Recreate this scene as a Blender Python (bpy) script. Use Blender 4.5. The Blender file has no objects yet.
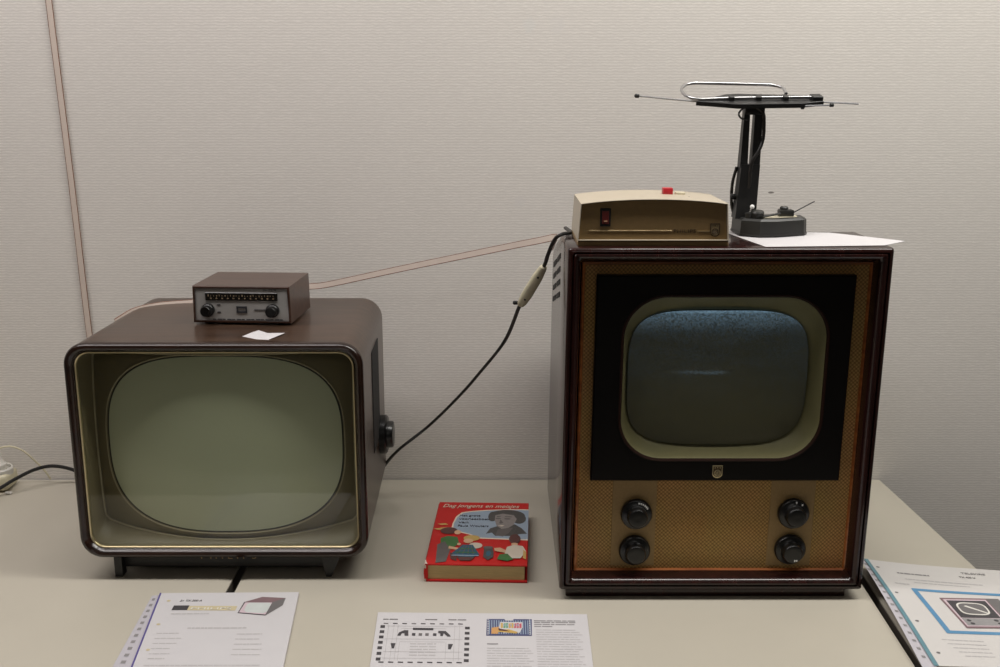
import bpy, bmesh, math, random
from mathutils import Vector, Matrix

random.seed(7)
C = bpy.context.scene.collection
SC = bpy.context.scene
R = math.radians
T = 0.75                       # height of the table tops
WY = 1.978                     # the wall behind the tables

# ------------------------------------------------------------------ camera
cam_d = bpy.data.cameras.new('camera')
cam_d.sensor_width = 36
cam_d.lens = 36 * 1055 / 1000
cam_d.clip_start = 0.02
cam = bpy.data.objects.new('camera', cam_d)
C.objects.link(cam)
cam.location = (0, 0, 1.51)
cam.rotation_euler = (R(90 - 13.2), 0, 0)
SC.camera = cam

# ------------------------------------------------------------------ world, lamps, exposure
w = bpy.data.worlds.new('world')
SC.world = w
w.use_nodes = True
w.node_tree.nodes['Background'].inputs[0].default_value = (0.75, 0.8, 0.9, 1)
w.node_tree.nodes['Background'].inputs[1].default_value = 0.05

def area(name, loc, rot, sx, sy, power, col):
    d = bpy.data.lights.new(name, 'AREA')
    d.shape = 'RECTANGLE'; d.size = sx; d.size_y = sy
    d.energy = power; d.color = col
    o = bpy.data.objects.new(name, d); C.objects.link(o)
    o.location = loc; o.rotation_euler = rot
    return o
area('overhead_light', (-1.05, 1.30, 2.66), (0, 0, 0), 1.9, 0.30, 23.5, (1.0, 0.945, 0.935))
area('overhead_light', (1.10, 1.30, 2.66), (0, 0, 0), 1.9, 0.30, 32, (1.0, 0.97, 0.92))
area('overhead_light', (0.0, -1.6, 2.66), (0, 0, 0), 1.8, 0.5, 7, (1.0, 0.95, 0.9))  # weak unseen fill behind the camera, added to brighten the television fronts

vs = SC.view_settings
vs.view_transform = 'Standard'; vs.look = 'None'
vs.gamma = 1; vs.use_curve_mapping = False
vs.exposure = 0.0

# ------------------------------------------------------------------ materials
def nd(nt, t, **kw):
    n = nt.nodes.new(t)
    for k, v in kw.items(): setattr(n, k, v)
    return n
def rgba(c): return (c[0], c[1], c[2], 1)

def mat(name, col, rough=0.5, metal=0.0, var=0.08, scale=40, spec=0.5, bump=0.0, stretch=(1, 1, 1), col2=None, coat=0.0):
    """procedural: a noise moves the colour between two tones, optionally a bump"""
    m = bpy.data.materials.new(name); m.use_nodes = True
    nt = m.node_tree; b = nt.nodes['Principled BSDF']
    b.inputs['Roughness'].default_value = rough
    b.inputs['Metallic'].default_value = metal
    b.inputs['Specular IOR Level'].default_value = spec
    b.inputs['Coat Weight'].default_value = coat
    b.inputs['Coat Roughness'].default_value = 0.06
    tc = nd(nt, 'ShaderNodeTexCoord'); mp = nd(nt, 'ShaderNodeMapping')
    mp.inputs['Scale'].default_value = stretch
    nz = nd(nt, 'ShaderNodeTexNoise'); nz.inputs['Scale'].default_value = scale
    nz.inputs['Detail'].default_value = 4
    mx = nd(nt, 'ShaderNodeMix', data_type='RGBA')
    c2 = col2 or tuple(max(0, x * (1 - 2 * var)) for x in col)
    c1 = col if col2 else tuple(min(1, x * (1 + var)) for x in col)
    mx.inputs['A'].default_value = rgba(c2); mx.inputs['B'].default_value = rgba(c1)
    L = nt.links.new
    L(tc.outputs['Object'], mp.inputs['Vector']); L(mp.outputs[0], nz.inputs['Vector'])
    if col2:
        rp = nd(nt, 'ShaderNodeMapRange'); rp.inputs['From Min'].default_value = 0.36; rp.inputs['From Max'].default_value = 0.64
        L(nz.outputs['Fac'], rp.inputs['Value']); L(rp.outputs[0], mx.inputs['Factor'])
    else:
        L(nz.outputs['Fac'], mx.inputs['Factor'])
    L(mx.outputs['Result'], b.inputs['Base Color'])
    if bump:
        bp = nd(nt, 'ShaderNodeBump'); bp.inputs['Strength'].default_value = bump
        bp.inputs['Distance'].default_value = 0.001
        L(nz.outputs['Fac'], bp.inputs['Height']); L(bp.outputs[0], b.inputs['Normal'])
    return m

def mat_wall():
    m = bpy.data.materials.new('ribbed_wallpaper'); m.use_nodes = True
    nt = m.node_tree; b = nt.nodes['Principled BSDF']; L = nt.links.new
    b.inputs['Roughness'].default_value = 0.75
    b.inputs['Specular IOR Level'].default_value = 0.25
    tc = nd(nt, 'ShaderNodeTexCoord')
    wv = nd(nt, 'ShaderNodeTexWave', bands_direction='Z')
    wv.inputs['Scale'].default_value = 62; wv.inputs['Distortion'].default_value = 3.5
    wv.inputs['Detail'].default_value = 3; wv.inputs['Detail Scale'].default_value = 1.5
    mp = nd(nt, 'ShaderNodeMapping'); mp.inputs['Scale'].default_value = (1, 1, 3)
    nz = nd(nt, 'ShaderNodeTexNoise'); nz.inputs['Scale'].default_value = 110; nz.inputs['Detail'].default_value = 2
    big = nd(nt, 'ShaderNodeTexNoise'); big.inputs['Scale'].default_value = 2.2; big.inputs['Detail'].default_value = 4
    L(tc.outputs['Object'], wv.inputs['Vector']); L(tc.outputs['Object'], mp.inputs['Vector'])
    L(mp.outputs[0], nz.inputs['Vector']); L(tc.outputs['Object'], big.inputs['Vector'])
    mul = nd(nt, 'ShaderNodeMath', operation='MULTIPLY'); L(wv.outputs['Fac'], mul.inputs[0]); L(nz.outputs['Fac'], mul.inputs[1])
    mx = nd(nt, 'ShaderNodeMix', data_type='RGBA')
    mx.inputs['A'].default_value = (0.635, 0.602, 0.560, 1); mx.inputs['B'].default_value = (0.86, 0.825, 0.775, 1)
    add = nd(nt, 'ShaderNodeMath', operation='MULTIPLY_ADD'); L(big.outputs['Fac'], add.inputs[0]); add.inputs[1].default_value = 0.25
    L(mul.outputs[0], add.inputs[2]); L(add.outputs[0], mx.inputs['Factor'])
    # two pale filled patches and a nail mark in the paper, each with a ragged edge of its own
    last = mx.outputs['Result']
    sep = nd(nt, 'ShaderNodeSeparateXYZ'); L(tc.outputs['Object'], sep.inputs[0])
    for (x, z, rx, rz, col) in ((0.053, 1.6167, 0.013, 0.014, (0.70, 0.69, 0.66)), (0.104, 1.617, 0.015, 0.016, (0.71, 0.68, 0.65)),
                                (0.5059, 1.3163, 0.006, 0.0022, (0.12, 0.10, 0.09)), (0.036, 1.30, 0.012, 0.012, (0.70, 0.67, 0.64))):
        ax = nd(nt, 'ShaderNodeMath', operation='MULTIPLY_ADD'); L(sep.outputs['X'], ax.inputs[0]); ax.inputs[1].default_value = 1 / rx; ax.inputs[2].default_value = -x / rx
        az = nd(nt, 'ShaderNodeMath', operation='MULTIPLY_ADD'); L(sep.outputs['Z'], az.inputs[0]); az.inputs[1].default_value = 1 / rz; az.inputs[2].default_value = -z / rz
        cx = nd(nt, 'ShaderNodeCombineXYZ'); L(ax.outputs[0], cx.inputs[0]); L(az.outputs[0], cx.inputs[2])
        ln = nd(nt, 'ShaderNodeVectorMath', operation='LENGTH'); L(cx.outputs[0], ln.inputs[0])
        wob = nd(nt, 'ShaderNodeMath', operation='ADD'); L(ln.outputs['Value'], wob.inputs[0]); L(nz.outputs['Fac'], wob.inputs[1])
        mr = nd(nt, 'ShaderNodeMapRange'); mr.inputs['From Min'].default_value = 1.2; mr.inputs['From Max'].default_value = 1.55
        mr.inputs['To Min'].default_value = 0.5 if rz > .005 else 0.8; mr.inputs['To Max'].default_value = 0
        L(wob.outputs[0], mr.inputs['Value'])
        m2 = nd(nt, 'ShaderNodeMix', data_type='RGBA'); m2.inputs['B'].default_value = rgba(col)
        L(mr.outputs[0], m2.inputs['Factor']); L(last, m2.inputs['A']); last = m2.outputs['Result']
    L(last, b.inputs['Base Color'])
    bp = nd(nt, 'ShaderNodeBump'); bp.inputs['Strength'].default_value = 0.25; bp.inputs['Distance'].default_value = 0.0006
    L(mul.outputs[0], bp.inputs['Height']); L(bp.outputs[0], b.inputs['Normal'])
    return m

def mat_cloth():
    m = bpy.data.materials.new('woven_grille_cloth'); m.use_nodes = True
    nt = m.node_tree; b = nt.nodes['Principled BSDF']; L = nt.links.new
    b.inputs['Roughness'].default_value = 0.7; b.inputs['Specular IOR Level'].default_value = 0.3
    tc = nd(nt, 'ShaderNodeTexCoord')
    mp = nd(nt, 'ShaderNodeMapping'); mp.inputs['Rotation'].default_value = (0, R(45), 0)
    ck = nd(nt, 'ShaderNodeTexVoronoi'); ck.inputs['Scale'].default_value = 235; ck.inputs['Randomness'].default_value = 0.12
    L(tc.outputs['Object'], mp.inputs[0]); L(mp.outputs[0], ck.inputs['Vector'])
    nz = nd(nt, 'ShaderNodeTexNoise'); nz.inputs['Scale'].default_value = 9; nz.inputs['Detail'].default_value = 4
    L(tc.outputs['Object'], nz.inputs['Vector'])
    mr = nd(nt, 'ShaderNodeMapRange'); mr.inputs['From Min'].default_value = 0.15; mr.inputs['From Max'].default_value = 0.75
    L(ck.outputs['Distance'], mr.inputs['Value'])
    mx = nd(nt, 'ShaderNodeMix', data_type='RGBA')
    mx.inputs['A'].default_value = (0.74, 0.44, 0.155, 1); mx.inputs['B'].default_value = (0.16, 0.080, 0.024, 1)
    L(mr.outputs[0], mx.inputs['Factor'])
    m2 = nd(nt, 'ShaderNodeMix', data_type='RGBA', blend_type='MULTIPLY'); m2.inputs['Factor'].default_value = 0.35
    L(mx.outputs['Result'], m2.inputs['A']); L(nz.outputs['Color'], m2.inputs['B'])
    L(m2.outputs['Result'], b.inputs['Base Color'])
    bp = nd(nt, 'ShaderNodeBump'); bp.inputs['Strength'].default_value = 0.4; bp.inputs['Distance'].default_value = 0.0006; bp.invert = True
    L(ck.outputs['Distance'], bp.inputs['Height']); L(bp.outputs[0], b.inputs['Normal'])
    return m

def mat_glass(name):
    m = bpy.data.materials.new(name); m.use_nodes = True
    nt = m.node_tree; L = nt.links.new; nt.nodes.clear()
    out = nd(nt, 'ShaderNodeOutputMaterial'); tr = nd(nt, 'ShaderNodeBsdfTransparent'); gl = nd(nt, 'ShaderNodeBsdfGlossy')
    tr.inputs[0].default_value = (0.95, 0.96, 0.93, 1)
    gl.inputs['Roughness'].default_value = 0.03
    lw = nd(nt, 'ShaderNodeLayerWeight'); lw.inputs['Blend'].default_value = 0.5
    pw = nd(nt, 'ShaderNodeMath', operation='POWER'); L(lw.outputs['Facing'], pw.inputs[0]); pw.inputs[1].default_value = 5
    fr = nd(nt, 'ShaderNodeMath', operation='MULTIPLY_ADD'); L(pw.outputs[0], fr.inputs[0]); fr.inputs[1].default_value = 0.5; fr.inputs[2].default_value = 0.03
    tc = nd(nt, 'ShaderNodeTexCoord'); nz = nd(nt, 'ShaderNodeTexNoise'); nz.inputs['Scale'].default_value = 6
    bp = nd(nt, 'ShaderNodeBump'); bp.inputs['Strength'].default_value = 0.02; bp.inputs['Distance'].default_value = 0.001
    L(tc.outputs['Object'], nz.inputs['Vector']); L(nz.outputs['Fac'], bp.inputs['Height']); L(bp.outputs[0], gl.inputs['Normal'])
    mx = nd(nt, 'ShaderNodeMixShader'); L(fr.outputs[0], mx.inputs[0]); L(tr.outputs[0], mx.inputs[1]); L(gl.outputs[0], mx.inputs[2])
    L(mx.outputs[0], out.inputs[0])
    return m

def mat_live_screen():
    """a picture tube that is switched on: a bright scan band along the top, faint static below"""
    m = bpy.data.materials.new('live_picture_tube'); m.use_nodes = True
    nt = m.node_tree; b = nt.nodes['Principled BSDF']; L = nt.links.new
    b.inputs['Base Color'].default_value = (0.16, 0.15, 0.10, 1)
    b.inputs['Roughness'].default_value = 0.12
    tc = nd(nt, 'ShaderNodeTexCoord'); sep = nd(nt, 'ShaderNodeSeparateXYZ'); L(tc.outputs['Object'], sep.inputs[0])
    mp = nd(nt, 'ShaderNodeMapping'); mp.inputs['Scale'].default_value = (520, 0.0, 700)
    fl = nd(nt, 'ShaderNodeVectorMath', operation='FLOOR'); st = nd(nt, 'ShaderNodeTexWhiteNoise')
    L(tc.outputs['Object'], mp.inputs[0]); L(mp.outputs[0], fl.inputs[0]); L(fl.outputs[0], st.inputs['Vector'])
    sr = nd(nt, 'ShaderNodeMapRange'); sr.inputs['From Min'].default_value = 0.0; sr.inputs['From Max'].default_value = 1.0; L(st.outputs['Value'], sr.inputs['Value'])
    def band(z0, z1, a, b_):
        r = nd(nt, 'ShaderNodeMapRange', interpolation_type='SMOOTHSTEP')
        r.inputs['From Min'].default_value = z0; r.inputs['From Max'].default_value = z1
        r.inputs['To Min'].default_value = a; r.inputs['To Max'].default_value = b_
        L(sep.outputs['Z'], r.inputs['Value']); return r.outputs[0]
    def op(o, a, b_):
        n = nd(nt, 'ShaderNodeMath', operation=o)
        for i, v in enumerate((a, b_)):
            if isinstance(v, (int, float)): n.inputs[i].default_value = v
            else: L(v, n.inputs[i])
        return n.outputs[0]
    wide = nd(nt, 'ShaderNodeTexNoise'); wide.inputs['Scale'].default_value = 14; wide.inputs['Detail'].default_value = 2
    mp2 = nd(nt, 'ShaderNodeMapping'); mp2.inputs['Scale'].default_value = (1, 0.1, 3); L(tc.outputs['Object'], mp2.inputs[0]); L(mp2.outputs[0], wide.inputs['Vector'])
    top = op('MULTIPLY', op('POWER', band(0.385, 0.4375, 0, 1), 2.5), op('MULTIPLY', op('ADD', sr.outputs[0], 0.25), 0.13))
    edge = op('MULTIPLY', band(0.4345, 0.4385, 0, 0.22), wide.outputs['Fac'])
    stat = op('MULTIPLY', op('MULTIPLY', band(0.27, 0.42, 0.004, 0.050), sr.outputs[0]), wide.outputs['Fac'])
    def bandx(x0, x1, a, b_):
        r = nd(nt, 'ShaderNodeMapRange', interpolation_type='SMOOTHSTEP')
        for k, v in zip(('From Min', 'From Max', 'To Min', 'To Max'), (x0, x1, a, b_)): r.inputs[k].default_value = v
        L(sep.outputs['X'], r.inputs['Value']); return r.outputs[0]
    mid = op('MULTIPLY', op('MULTIPLY', band(0.344, 0.349, 0, 1), band(0.349, 0.354, 1, 0)), op('MULTIPLY', op('MULTIPLY', bandx(-0.075, -0.03, 0, 1), bandx(-0.005, 0.022, 1, 0)), 0.075))
    tot = op('ADD', op('ADD', top, edge), op('ADD', stat, op('MULTIPLY', mid, sr.outputs[0])))
    b.inputs['Emission Color'].default_value = (0.42, 0.70, 1.0, 1)
    L(tot, b.inputs['Emission Strength'])
    return m

M = {}
M['wall'] = mat_wall()
M['plain_wall'] = mat('painted_wall', (0.24, 0.225, 0.20), 0.8, var=0.03, scale=8)
M['floor'] = mat('floor_covering', (0.10, 0.095, 0.09), 0.6, var=0.1, scale=60)
M['ceiling'] = mat('ceiling_board', (0.7, 0.69, 0.66), 0.85, var=0.03, scale=30)
M['table'] = mat('cream_laminate', (0.51, 0.475, 0.395), 0.38, var=0.02, scale=14, spec=0.4)
M['table_edge'] = mat('table_edging', (0.10, 0.085, 0.07), 0.5)
M['steel'] = mat('grey_steel', (0.25, 0.25, 0.26), 0.4, 0.6)
M['walnut'] = mat('walnut_veneer', (0.066, 0.038, 0.024), 0.30, scale=9, stretch=(1, 12, 12), col2=(0.036, 0.020, 0.013), coat=0.04, spec=0.35)
M['walnut_rim'] = mat('dark_moulding', (0.024, 0.010, 0.006), 0.22, scale=10, stretch=(1, 10, 10), col2=(0.011, 0.005, 0.0035), coat=0.15, spec=0.4)
M['mahogany'] = mat('polished_mahogany', (0.027, 0.008, 0.0065), 0.18, scale=12, stretch=(8, 8, 1), col2=(0.013, 0.0045, 0.004), coat=0.12, spec=0.4)
M['copper_wood'] = mat('amber_beading', (0.46, 0.15, 0.036), 0.3, scale=20, stretch=(1, 5, 5), col2=(0.30, 0.085, 0.022), coat=0.4)
M['grille_cloth'] = mat_cloth()
M['control_plate'] = mat('control_plate', (0.36, 0.235, 0.095), 0.6, var=0.12, scale=300)
M['mask_black'] = mat('black_lacquer', (0.004, 0.003, 0.0027), 0.35, var=0.2, spec=0.3)
M['mask_cream'] = mat('cream_mask', (0.29, 0.26, 0.14), 0.5, var=0.05)
M['rim_red'] = mat('red_brown_rim', (0.020, 0.006, 0.003), 0.55, spec=0.2)
M['bakelite'] = mat('black_bakelite', (0.006, 0.006, 0.006), 0.28, var=0.2)
M['black'] = mat('black_plastic', (0.014, 0.014, 0.014), 0.45, var=0.2)
M['void'] = mat('dark_recess', (0.006, 0.006, 0.006), 0.8)
M['gold'] = mat('gilt_trim', (0.62, 0.52, 0.31), 0.3, 0.8, var=0.06)
M['chrome'] = mat('bright_metal', (0.50, 0.50, 0.51), 0.28, 1.0, var=0.03)
M['olive'] = mat('olive_mask', (0.205, 0.172, 0.102), 0.36, var=0.03, spec=0.4)
M['olive_highlight'] = mat('painted_highlight', (0.42, 0.365, 0.25), 0.25, var=0.03)  # paler than the mask: edge highlights put into the colour
M['gasket'] = mat('dark_gasket', (0.03, 0.032, 0.026), 0.5)
M['tube'] = mat('grey_green_phosphor', (0.60, 0.635, 0.475), 0.16, var=0.02, scale=10, spec=0.5)
M['live'] = mat_live_screen()
M['glass'] = mat_glass('safety_glass')
M['silver'] = mat('brushed_silver', (0.46, 0.45, 0.43), 0.38, 0.25, scale=60, stretch=(1, 1, 30), var=0.08)
M['tuner_wood'] = mat('rosewood_veneer', (0.07, 0.034, 0.022), 0.32, scale=10, stretch=(1, 10, 10), col2=(0.042, 0.019, 0.012), coat=0.1)
M['dial'] = mat('dial_glass', (0.012, 0.010, 0.008), 0.15)
M['dial_mark'] = mat('dial_marks', (0.30, 0.22, 0.14), 0.5)
M['ink'] = mat('dark_ink', (0.03, 0.03, 0.035), 0.7)
M['ink_soft'] = mat('grey_ink', (0.27, 0.26, 0.26), 0.8)
M['ink_faint'] = mat('pale_ink', (0.50, 0.48, 0.48), 0.8)
M['shell'] = mat('beige_shell', (0.48, 0.42, 0.32), 0.42, var=0.03)
M['bronze'] = mat('bronze_front', (0.34, 0.225, 0.10), 0.42, 0.2, var=0.08, scale=120)
M['bronze_line'] = mat('pale_bronze', (0.52, 0.40, 0.22), 0.35, 0.5)
M['bronze_dark'] = mat('dark_bronze', (0.10, 0.07, 0.04), 0.4, 0.4)
M['rod'] = mat('dull_rod', (0.20, 0.20, 0.205), 0.35, 0.9, var=0.03)
M['red'] = mat('red_plastic', (0.50, 0.02, 0.03), 0.35)
M['red_dark'] = mat('dark_red_rocker', (0.12, 0.02, 0.018), 0.3)  # the rocker's own dark red plastic
M['cream'] = mat('cream_plastic', (0.66, 0.60, 0.44), 0.45)
M['yellowed'] = mat('yellowed_plastic', (0.68, 0.63, 0.45), 0.4)
M['white'] = mat('white_plastic', (0.72, 0.70, 0.64), 0.4)
M['white_mark'] = mat('white_mark', (0.85, 0.85, 0.82), 0.5)
M['ant_grey'] = mat('charcoal_plastic', (0.012, 0.012, 0.012), 0.45, var=0.1)
M['ant_base'] = mat('green_grey_plastic', (0.022, 0.022, 0.020), 0.42, var=0.1)
M['paper'] = mat('white_paper', (0.60, 0.585, 0.595), 0.6, var=0.02, scale=20)
M['pocket'] = mat('plastic_pocket', (0.54, 0.52, 0.56), 0.25, var=0.03)
M['paper_warm'] = mat('white_page', (0.62, 0.60, 0.58), 0.55, var=0.02, scale=20)
M['teal'] = mat('teal_stripe', (0.13, 0.27, 0.32), 0.4)
M['blue'] = mat('blue_frame', (0.10, 0.27, 0.46), 0.5)
M['violet'] = mat('violet_stripe', (0.12, 0.10, 0.30), 0.4)
M['tan'] = mat('tan_print', (0.60, 0.52, 0.33), 0.6)
M['print_white'] = mat('print_white', (0.74, 0.72, 0.66), 0.6)
M['print_grey'] = mat('print_grey', (0.30, 0.29, 0.29), 0.6)
M['print_dark'] = mat('print_dark', (0.06, 0.055, 0.06), 0.6)
M['print_mid'] = mat('print_mid', (0.16, 0.15, 0.15), 0.6)
M['print_mint'] = mat('print_mint', (0.58, 0.62, 0.60), 0.6)
M['print_pink'] = mat('print_pink', (0.62, 0.50, 0.54), 0.6)
M['print_plum'] = mat('print_plum', (0.22, 0.14, 0.15), 0.6)
M['book_red'] = mat('red_cover', (0.55, 0.012, 0.010), 0.45, var=0.04, spec=0.25)
M['book_wear'] = mat('worn_board', (0.62, 0.52, 0.44), 0.7)
M['pages'] = mat('yellowed_pages', (0.68, 0.52, 0.25), 0.75, scale=60, stretch=(1, 1, 25), var=0.16)
M['book_blue'] = mat('blue_print', (0.30, 0.38, 0.47), 0.4, var=0.05)
M['book_cream'] = mat('cream_print', (0.80, 0.68, 0.53), 0.5)
M['b_hair'] = mat('grey_print', (0.075, 0.07, 0.066), 0.5, var=0.3, scale=400)
M['b_skin'] = mat('portrait_grey', (0.27, 0.24, 0.225), 0.5, var=0.12, scale=200)
M['b_shade'] = mat('portrait_shade', (0.12, 0.105, 0.10), 0.5)
M['b_green'] = mat('green_print', (0.05, 0.16, 0.04), 0.5)
M['b_yellow'] = mat('yellow_print', (0.58, 0.38, 0.11), 0.5)
M['b_teal'] = mat('teal_print', (0.02, 0.10, 0.16), 0.5)
M['b_flesh'] = mat('flesh_print', (0.70, 0.42, 0.25), 0.5)
M['b_white'] = mat('offwhite_print', (0.66, 0.58, 0.47), 0.5)
M['b_brown'] = mat('brown_print', (0.10, 0.03, 0.025), 0.5)
M['lam_orange'] = mat('orange_print', (0.62, 0.33, 0.12), 0.5)
M['lam_red'] = mat('pink_red_print', (0.55, 0.10, 0.14), 0.5)
M['lam_green'] = mat('soft_green_print', (0.14, 0.35, 0.20), 0.5)
M['lam_navy'] = mat('navy_print', (0.07, 0.08, 0.18), 0.5)
M['ribbon'] = mat('translucent_ribbon', (0.66, 0.56, 0.49), 0.45, var=0.04)
M['ribbon_edge'] = mat('brown_wire', (0.22, 0.10, 0.06), 0.5)
M['cable'] = mat('black_cable', (0.012, 0.011, 0.010), 0.4)

# ------------------------------------------------------------------ mesh helpers
def obj(name, bm, m, parent=None, smooth=35, loc=None):
    me = bpy.data.meshes.new(name)
    bmesh.ops.remove_doubles(bm, verts=bm.verts, dist=1e-7)
    bmesh.ops.recalc_face_normals(bm, faces=bm.faces)
    bm.to_mesh(me); bm.free()
    for mm in (m if isinstance(m, (list, tuple)) else [m]): me.materials.append(M[mm])
    if smooth:
        for p in me.polygons: p.use_smooth = True
        me.set_sharp_from_angle(angle=R(smooth))
    o = bpy.data.objects.new(name, me); C.objects.link(o)
    if loc: o.location = loc
    if parent: o.parent = parent
    return o
def flat(name, bm, ms, parent, loc=None):
    """printed matter: normals up, no welding"""
    me = bpy.data.meshes.new(name)
    bm.to_mesh(me); bm.free()
    for mm in (ms if isinstance(ms, (list, tuple)) else [ms]): me.materials.append(M[mm])
    o = bpy.data.objects.new(name, me); C.objects.link(o)
    if loc: o.location = loc
    if parent: o.parent = parent
    return o
def tag(o, label, cat, group=None):
    o['label'] = label; o['category'] = cat
    if group: o['group'] = group
    return o
def thing(name, loc, label, cat, rz=0, group=None):
    o = bpy.data.objects.new(name, None); o.empty_display_size = 0.05
    C.objects.link(o); o.location = loc; o.rotation_euler = (0, 0, R(rz))
    return tag(o, label, cat, group)
def struct(name, bm, m):
    o = obj(name, bm, m, None, 0); o['kind'] = 'structure'; return o

def box(bm, x0, x1, y0, y1, z0, z1, mi=0, bev=0.0, seg=2):
    r = bmesh.ops.create_cube(bm, size=1)
    vsx = r['verts']
    bmesh.ops.scale(bm, vec=(x1 - x0, y1 - y0, z1 - z0), verts=vsx)
    bmesh.ops.translate(bm, vec=((x0 + x1) / 2, (y0 + y1) / 2, (z0 + z1) / 2), verts=vsx)
    fs = list({f for v in vsx for f in v.link_faces})
    for f in fs: f.material_index = mi
    if bev:
        es = list({e for v in vsx for e in v.link_edges})
        bmesh.ops.bevel(bm, geom=es, offset=bev, segments=seg, profile=0.5, affect='EDGES')
def face(bm, pts, mi=0):
    try:
        f = bm.faces.new([bm.verts.new(p) for p in pts]); f.material_index = mi; return f
    except ValueError: return None
def prism(bm, pts, z0, z1, mi=0, top_inset=0.0, bev=0.0):
    """extrude an XY outline; top_inset pulls the top in towards the centroid"""
    cx = sum(p[0] for p in pts) / len(pts); cy = sum(p[1] for p in pts) / len(pts)
    rings = [[(x, y, z0) for x, y in pts]]
    k = 1 - top_inset
    if bev: rings.append([(x if not top_inset else cx + (x - cx) * (1 - top_inset * .6), y if not top_inset else cy + (y - cy) * (1 - top_inset * .6), z1 - bev) for x, y in pts])
    k2 = k - (bev / 0.05 if bev else 0)
    rings.append([(cx + (x - cx) * k2, cy + (y - cy) * k2, z1) for x, y in pts])
    loft(bm, rings, True, True, mi)
def loft(bm, loops, cap0=False, cap1=False, mi=0, closed=False):
    vl = [[bm.verts.new(p) for p in lp] for lp in loops]
    n = len(vl[0]); fs = []
    pairs = list(zip(vl[:-1], vl[1:]))
    if closed: pairs.append((vl[-1], vl[0]))
    for a, b in pairs:
        for i in range(n):
            j = (i + 1) % n
            fs.append(bm.faces.new((a[i], a[j], b[j], b[i])))
    if cap0: fs.append(bm.faces.new(list(reversed(vl[0]))))
    if cap1: fs.append(bm.faces.new(vl[-1]))
    for f in fs: f.material_index = mi
    return fs
def rrect(cx, cz, hw, hh, r, y, n=8):
    """rounded rectangle loop in the XZ plane at depth y"""
    r = max(min(r, hw - 1e-4, hh - 1e-4), 1e-4); pts = []
    for (sx, sz, a0) in ((1, 1, 0), (-1, 1, 90), (-1, -1, 180), (1, -1, 270)):
        for i in range(n + 1):
            a = R(a0 + 90 * i / n)
            pts.append((cx + sx * (hw - r) + r * math.cos(a), y, cz + sz * (hh - r) + r * math.sin(a)))
    return pts
def rect(cx, cz, hw, hh, y):
    return [(cx + hw, y, cz + hh), (cx - hw, y, cz + hh), (cx - hw, y, cz - hh), (cx + hw, y, cz - hh)]
def ray_rrect(ang, hw, hh, r):
    """distance from the centre to a rounded rectangle along an angle"""
    c, s = abs(math.cos(ang)), abs(math.sin(ang))
    t = min(hw / c if c > 1e-9 else 9, hh / s if s > 1e-9 else 9)
    x, z = c * t, s * t
    if x > hw - r and z > hh - r:
        ox, oz = hw - r, hh - r
        bq = c * ox + s * oz; cq = ox * ox + oz * oz - r * r
        t = bq + math.sqrt(max(bq * bq - cq, 0))
    return t
def ray_super(ang, hw, hh, n):
    c, s = abs(math.cos(ang)), abs(math.sin(ang))
    return ((c / hw) ** n + (s / hh) ** n) ** (-1 / n)
def angles(hw, hh, N=128):
    return [math.atan2(hh * math.sin(2 * math.pi * i / N), hw * math.cos(2 * math.pi * i / N)) for i in range(N)]
def tube(bm, pts, r, n=8, mi=0, flatten=1.0, cap=True):
    pts = [Vector(p) for p in pts]
    up = Vector((0, 0, 1)); loops = []
    for i, p in enumerate(pts):
        d = (pts[min(i + 1, len(pts) - 1)] - pts[max(i - 1, 0)]).normalized()
        sdir = d.cross(up)
        if sdir.length < 1e-4: sdir = Vector((1, 0, 0))
        sdir.normalize(); u2 = sdir.cross(d).normalized()
        rr = r[i] if isinstance(r, (list, tuple)) else r
        loops.append([p + (sdir * math.cos(2 * math.pi * k / n) + u2 * math.sin(2 * math.pi * k / n) * flatten) * rr for k in range(n)])
    loft(bm, loops, cap, cap, mi)
def smooth_path(pts, k=8):
    """Catmull-Rom through the points"""
    P = [Vector(p) for p in pts]; P = [P[0] * 2 - P[1]] + P + [P[-1] * 2 - P[-2]]; out = []
    for i in range(1, len(P) - 2):
        for j in range(k):
            t = j / k; a, b, c, d = P[i - 1], P[i], P[i + 1], P[i + 2]
            out.append(0.5 * ((2 * b) + (c - a) * t + (2 * a - 5 * b + 4 * c - d) * t * t + (3 * b - a - 3 * c + d) * t ** 3))
    out.append(P[-2]); return out
def lathe(bm, prof, origin, axis, n=32, mi=0):
    """prof: (radius, distance along axis)"""
    ax = Vector(axis).normalized(); o = Vector(origin)
    a = ax.orthogonal().normalized(); b = ax.cross(a)
    loops = [[o + ax * h + (a * math.cos(2 * math.pi * k / n) + b * math.sin(2 * math.pi * k / n)) * max(r, 1e-5) for k in range(n)] for r, h in prof]
    loft(bm, loops, True, True, mi)
def text(name, s, size, m, parent, mtx, width=None, shear=0.0, space=1.0, extrude=0.0002):
    cu = bpy.data.curves.new(name, 'FONT'); cu.body = s; cu.size = size; cu.shear = shear
    cu.space_character = space; cu.align_x = 'LEFT'; cu.extrude = extrude; cu.resolution_u = 3
    tmp = bpy.data.objects.new('tmp_text', cu); C.objects.link(tmp)
    bpy.context.view_layer.update()
    dg = bpy.context.evaluated_depsgraph_get()
    me = bpy.data.meshes.new_from_object(tmp.evaluated_get(dg)); me.name = name
    bpy.data.objects.remove(tmp); bpy.data.curves.remove(cu)
    if width:
        xs = [v.co.x for v in me.vertices]; k = width / (max(xs) - min(xs)); x0 = min(xs)
        for v in me.vertices: v.co.x = (v.co.x - x0) * k
    me.transform(mtx); me.materials.clear(); me.materials.append(M[m])
    o = bpy.data.objects.new(name, me); C.objects.link(o)
    if parent: o.parent = parent
    return o
FRONT = Matrix.Rotation(R(90), 4, 'X')         # lettering that faces the viewer's side (-Y)
def at(x, y, z): return Matrix.Translation((x, y, z))

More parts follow.
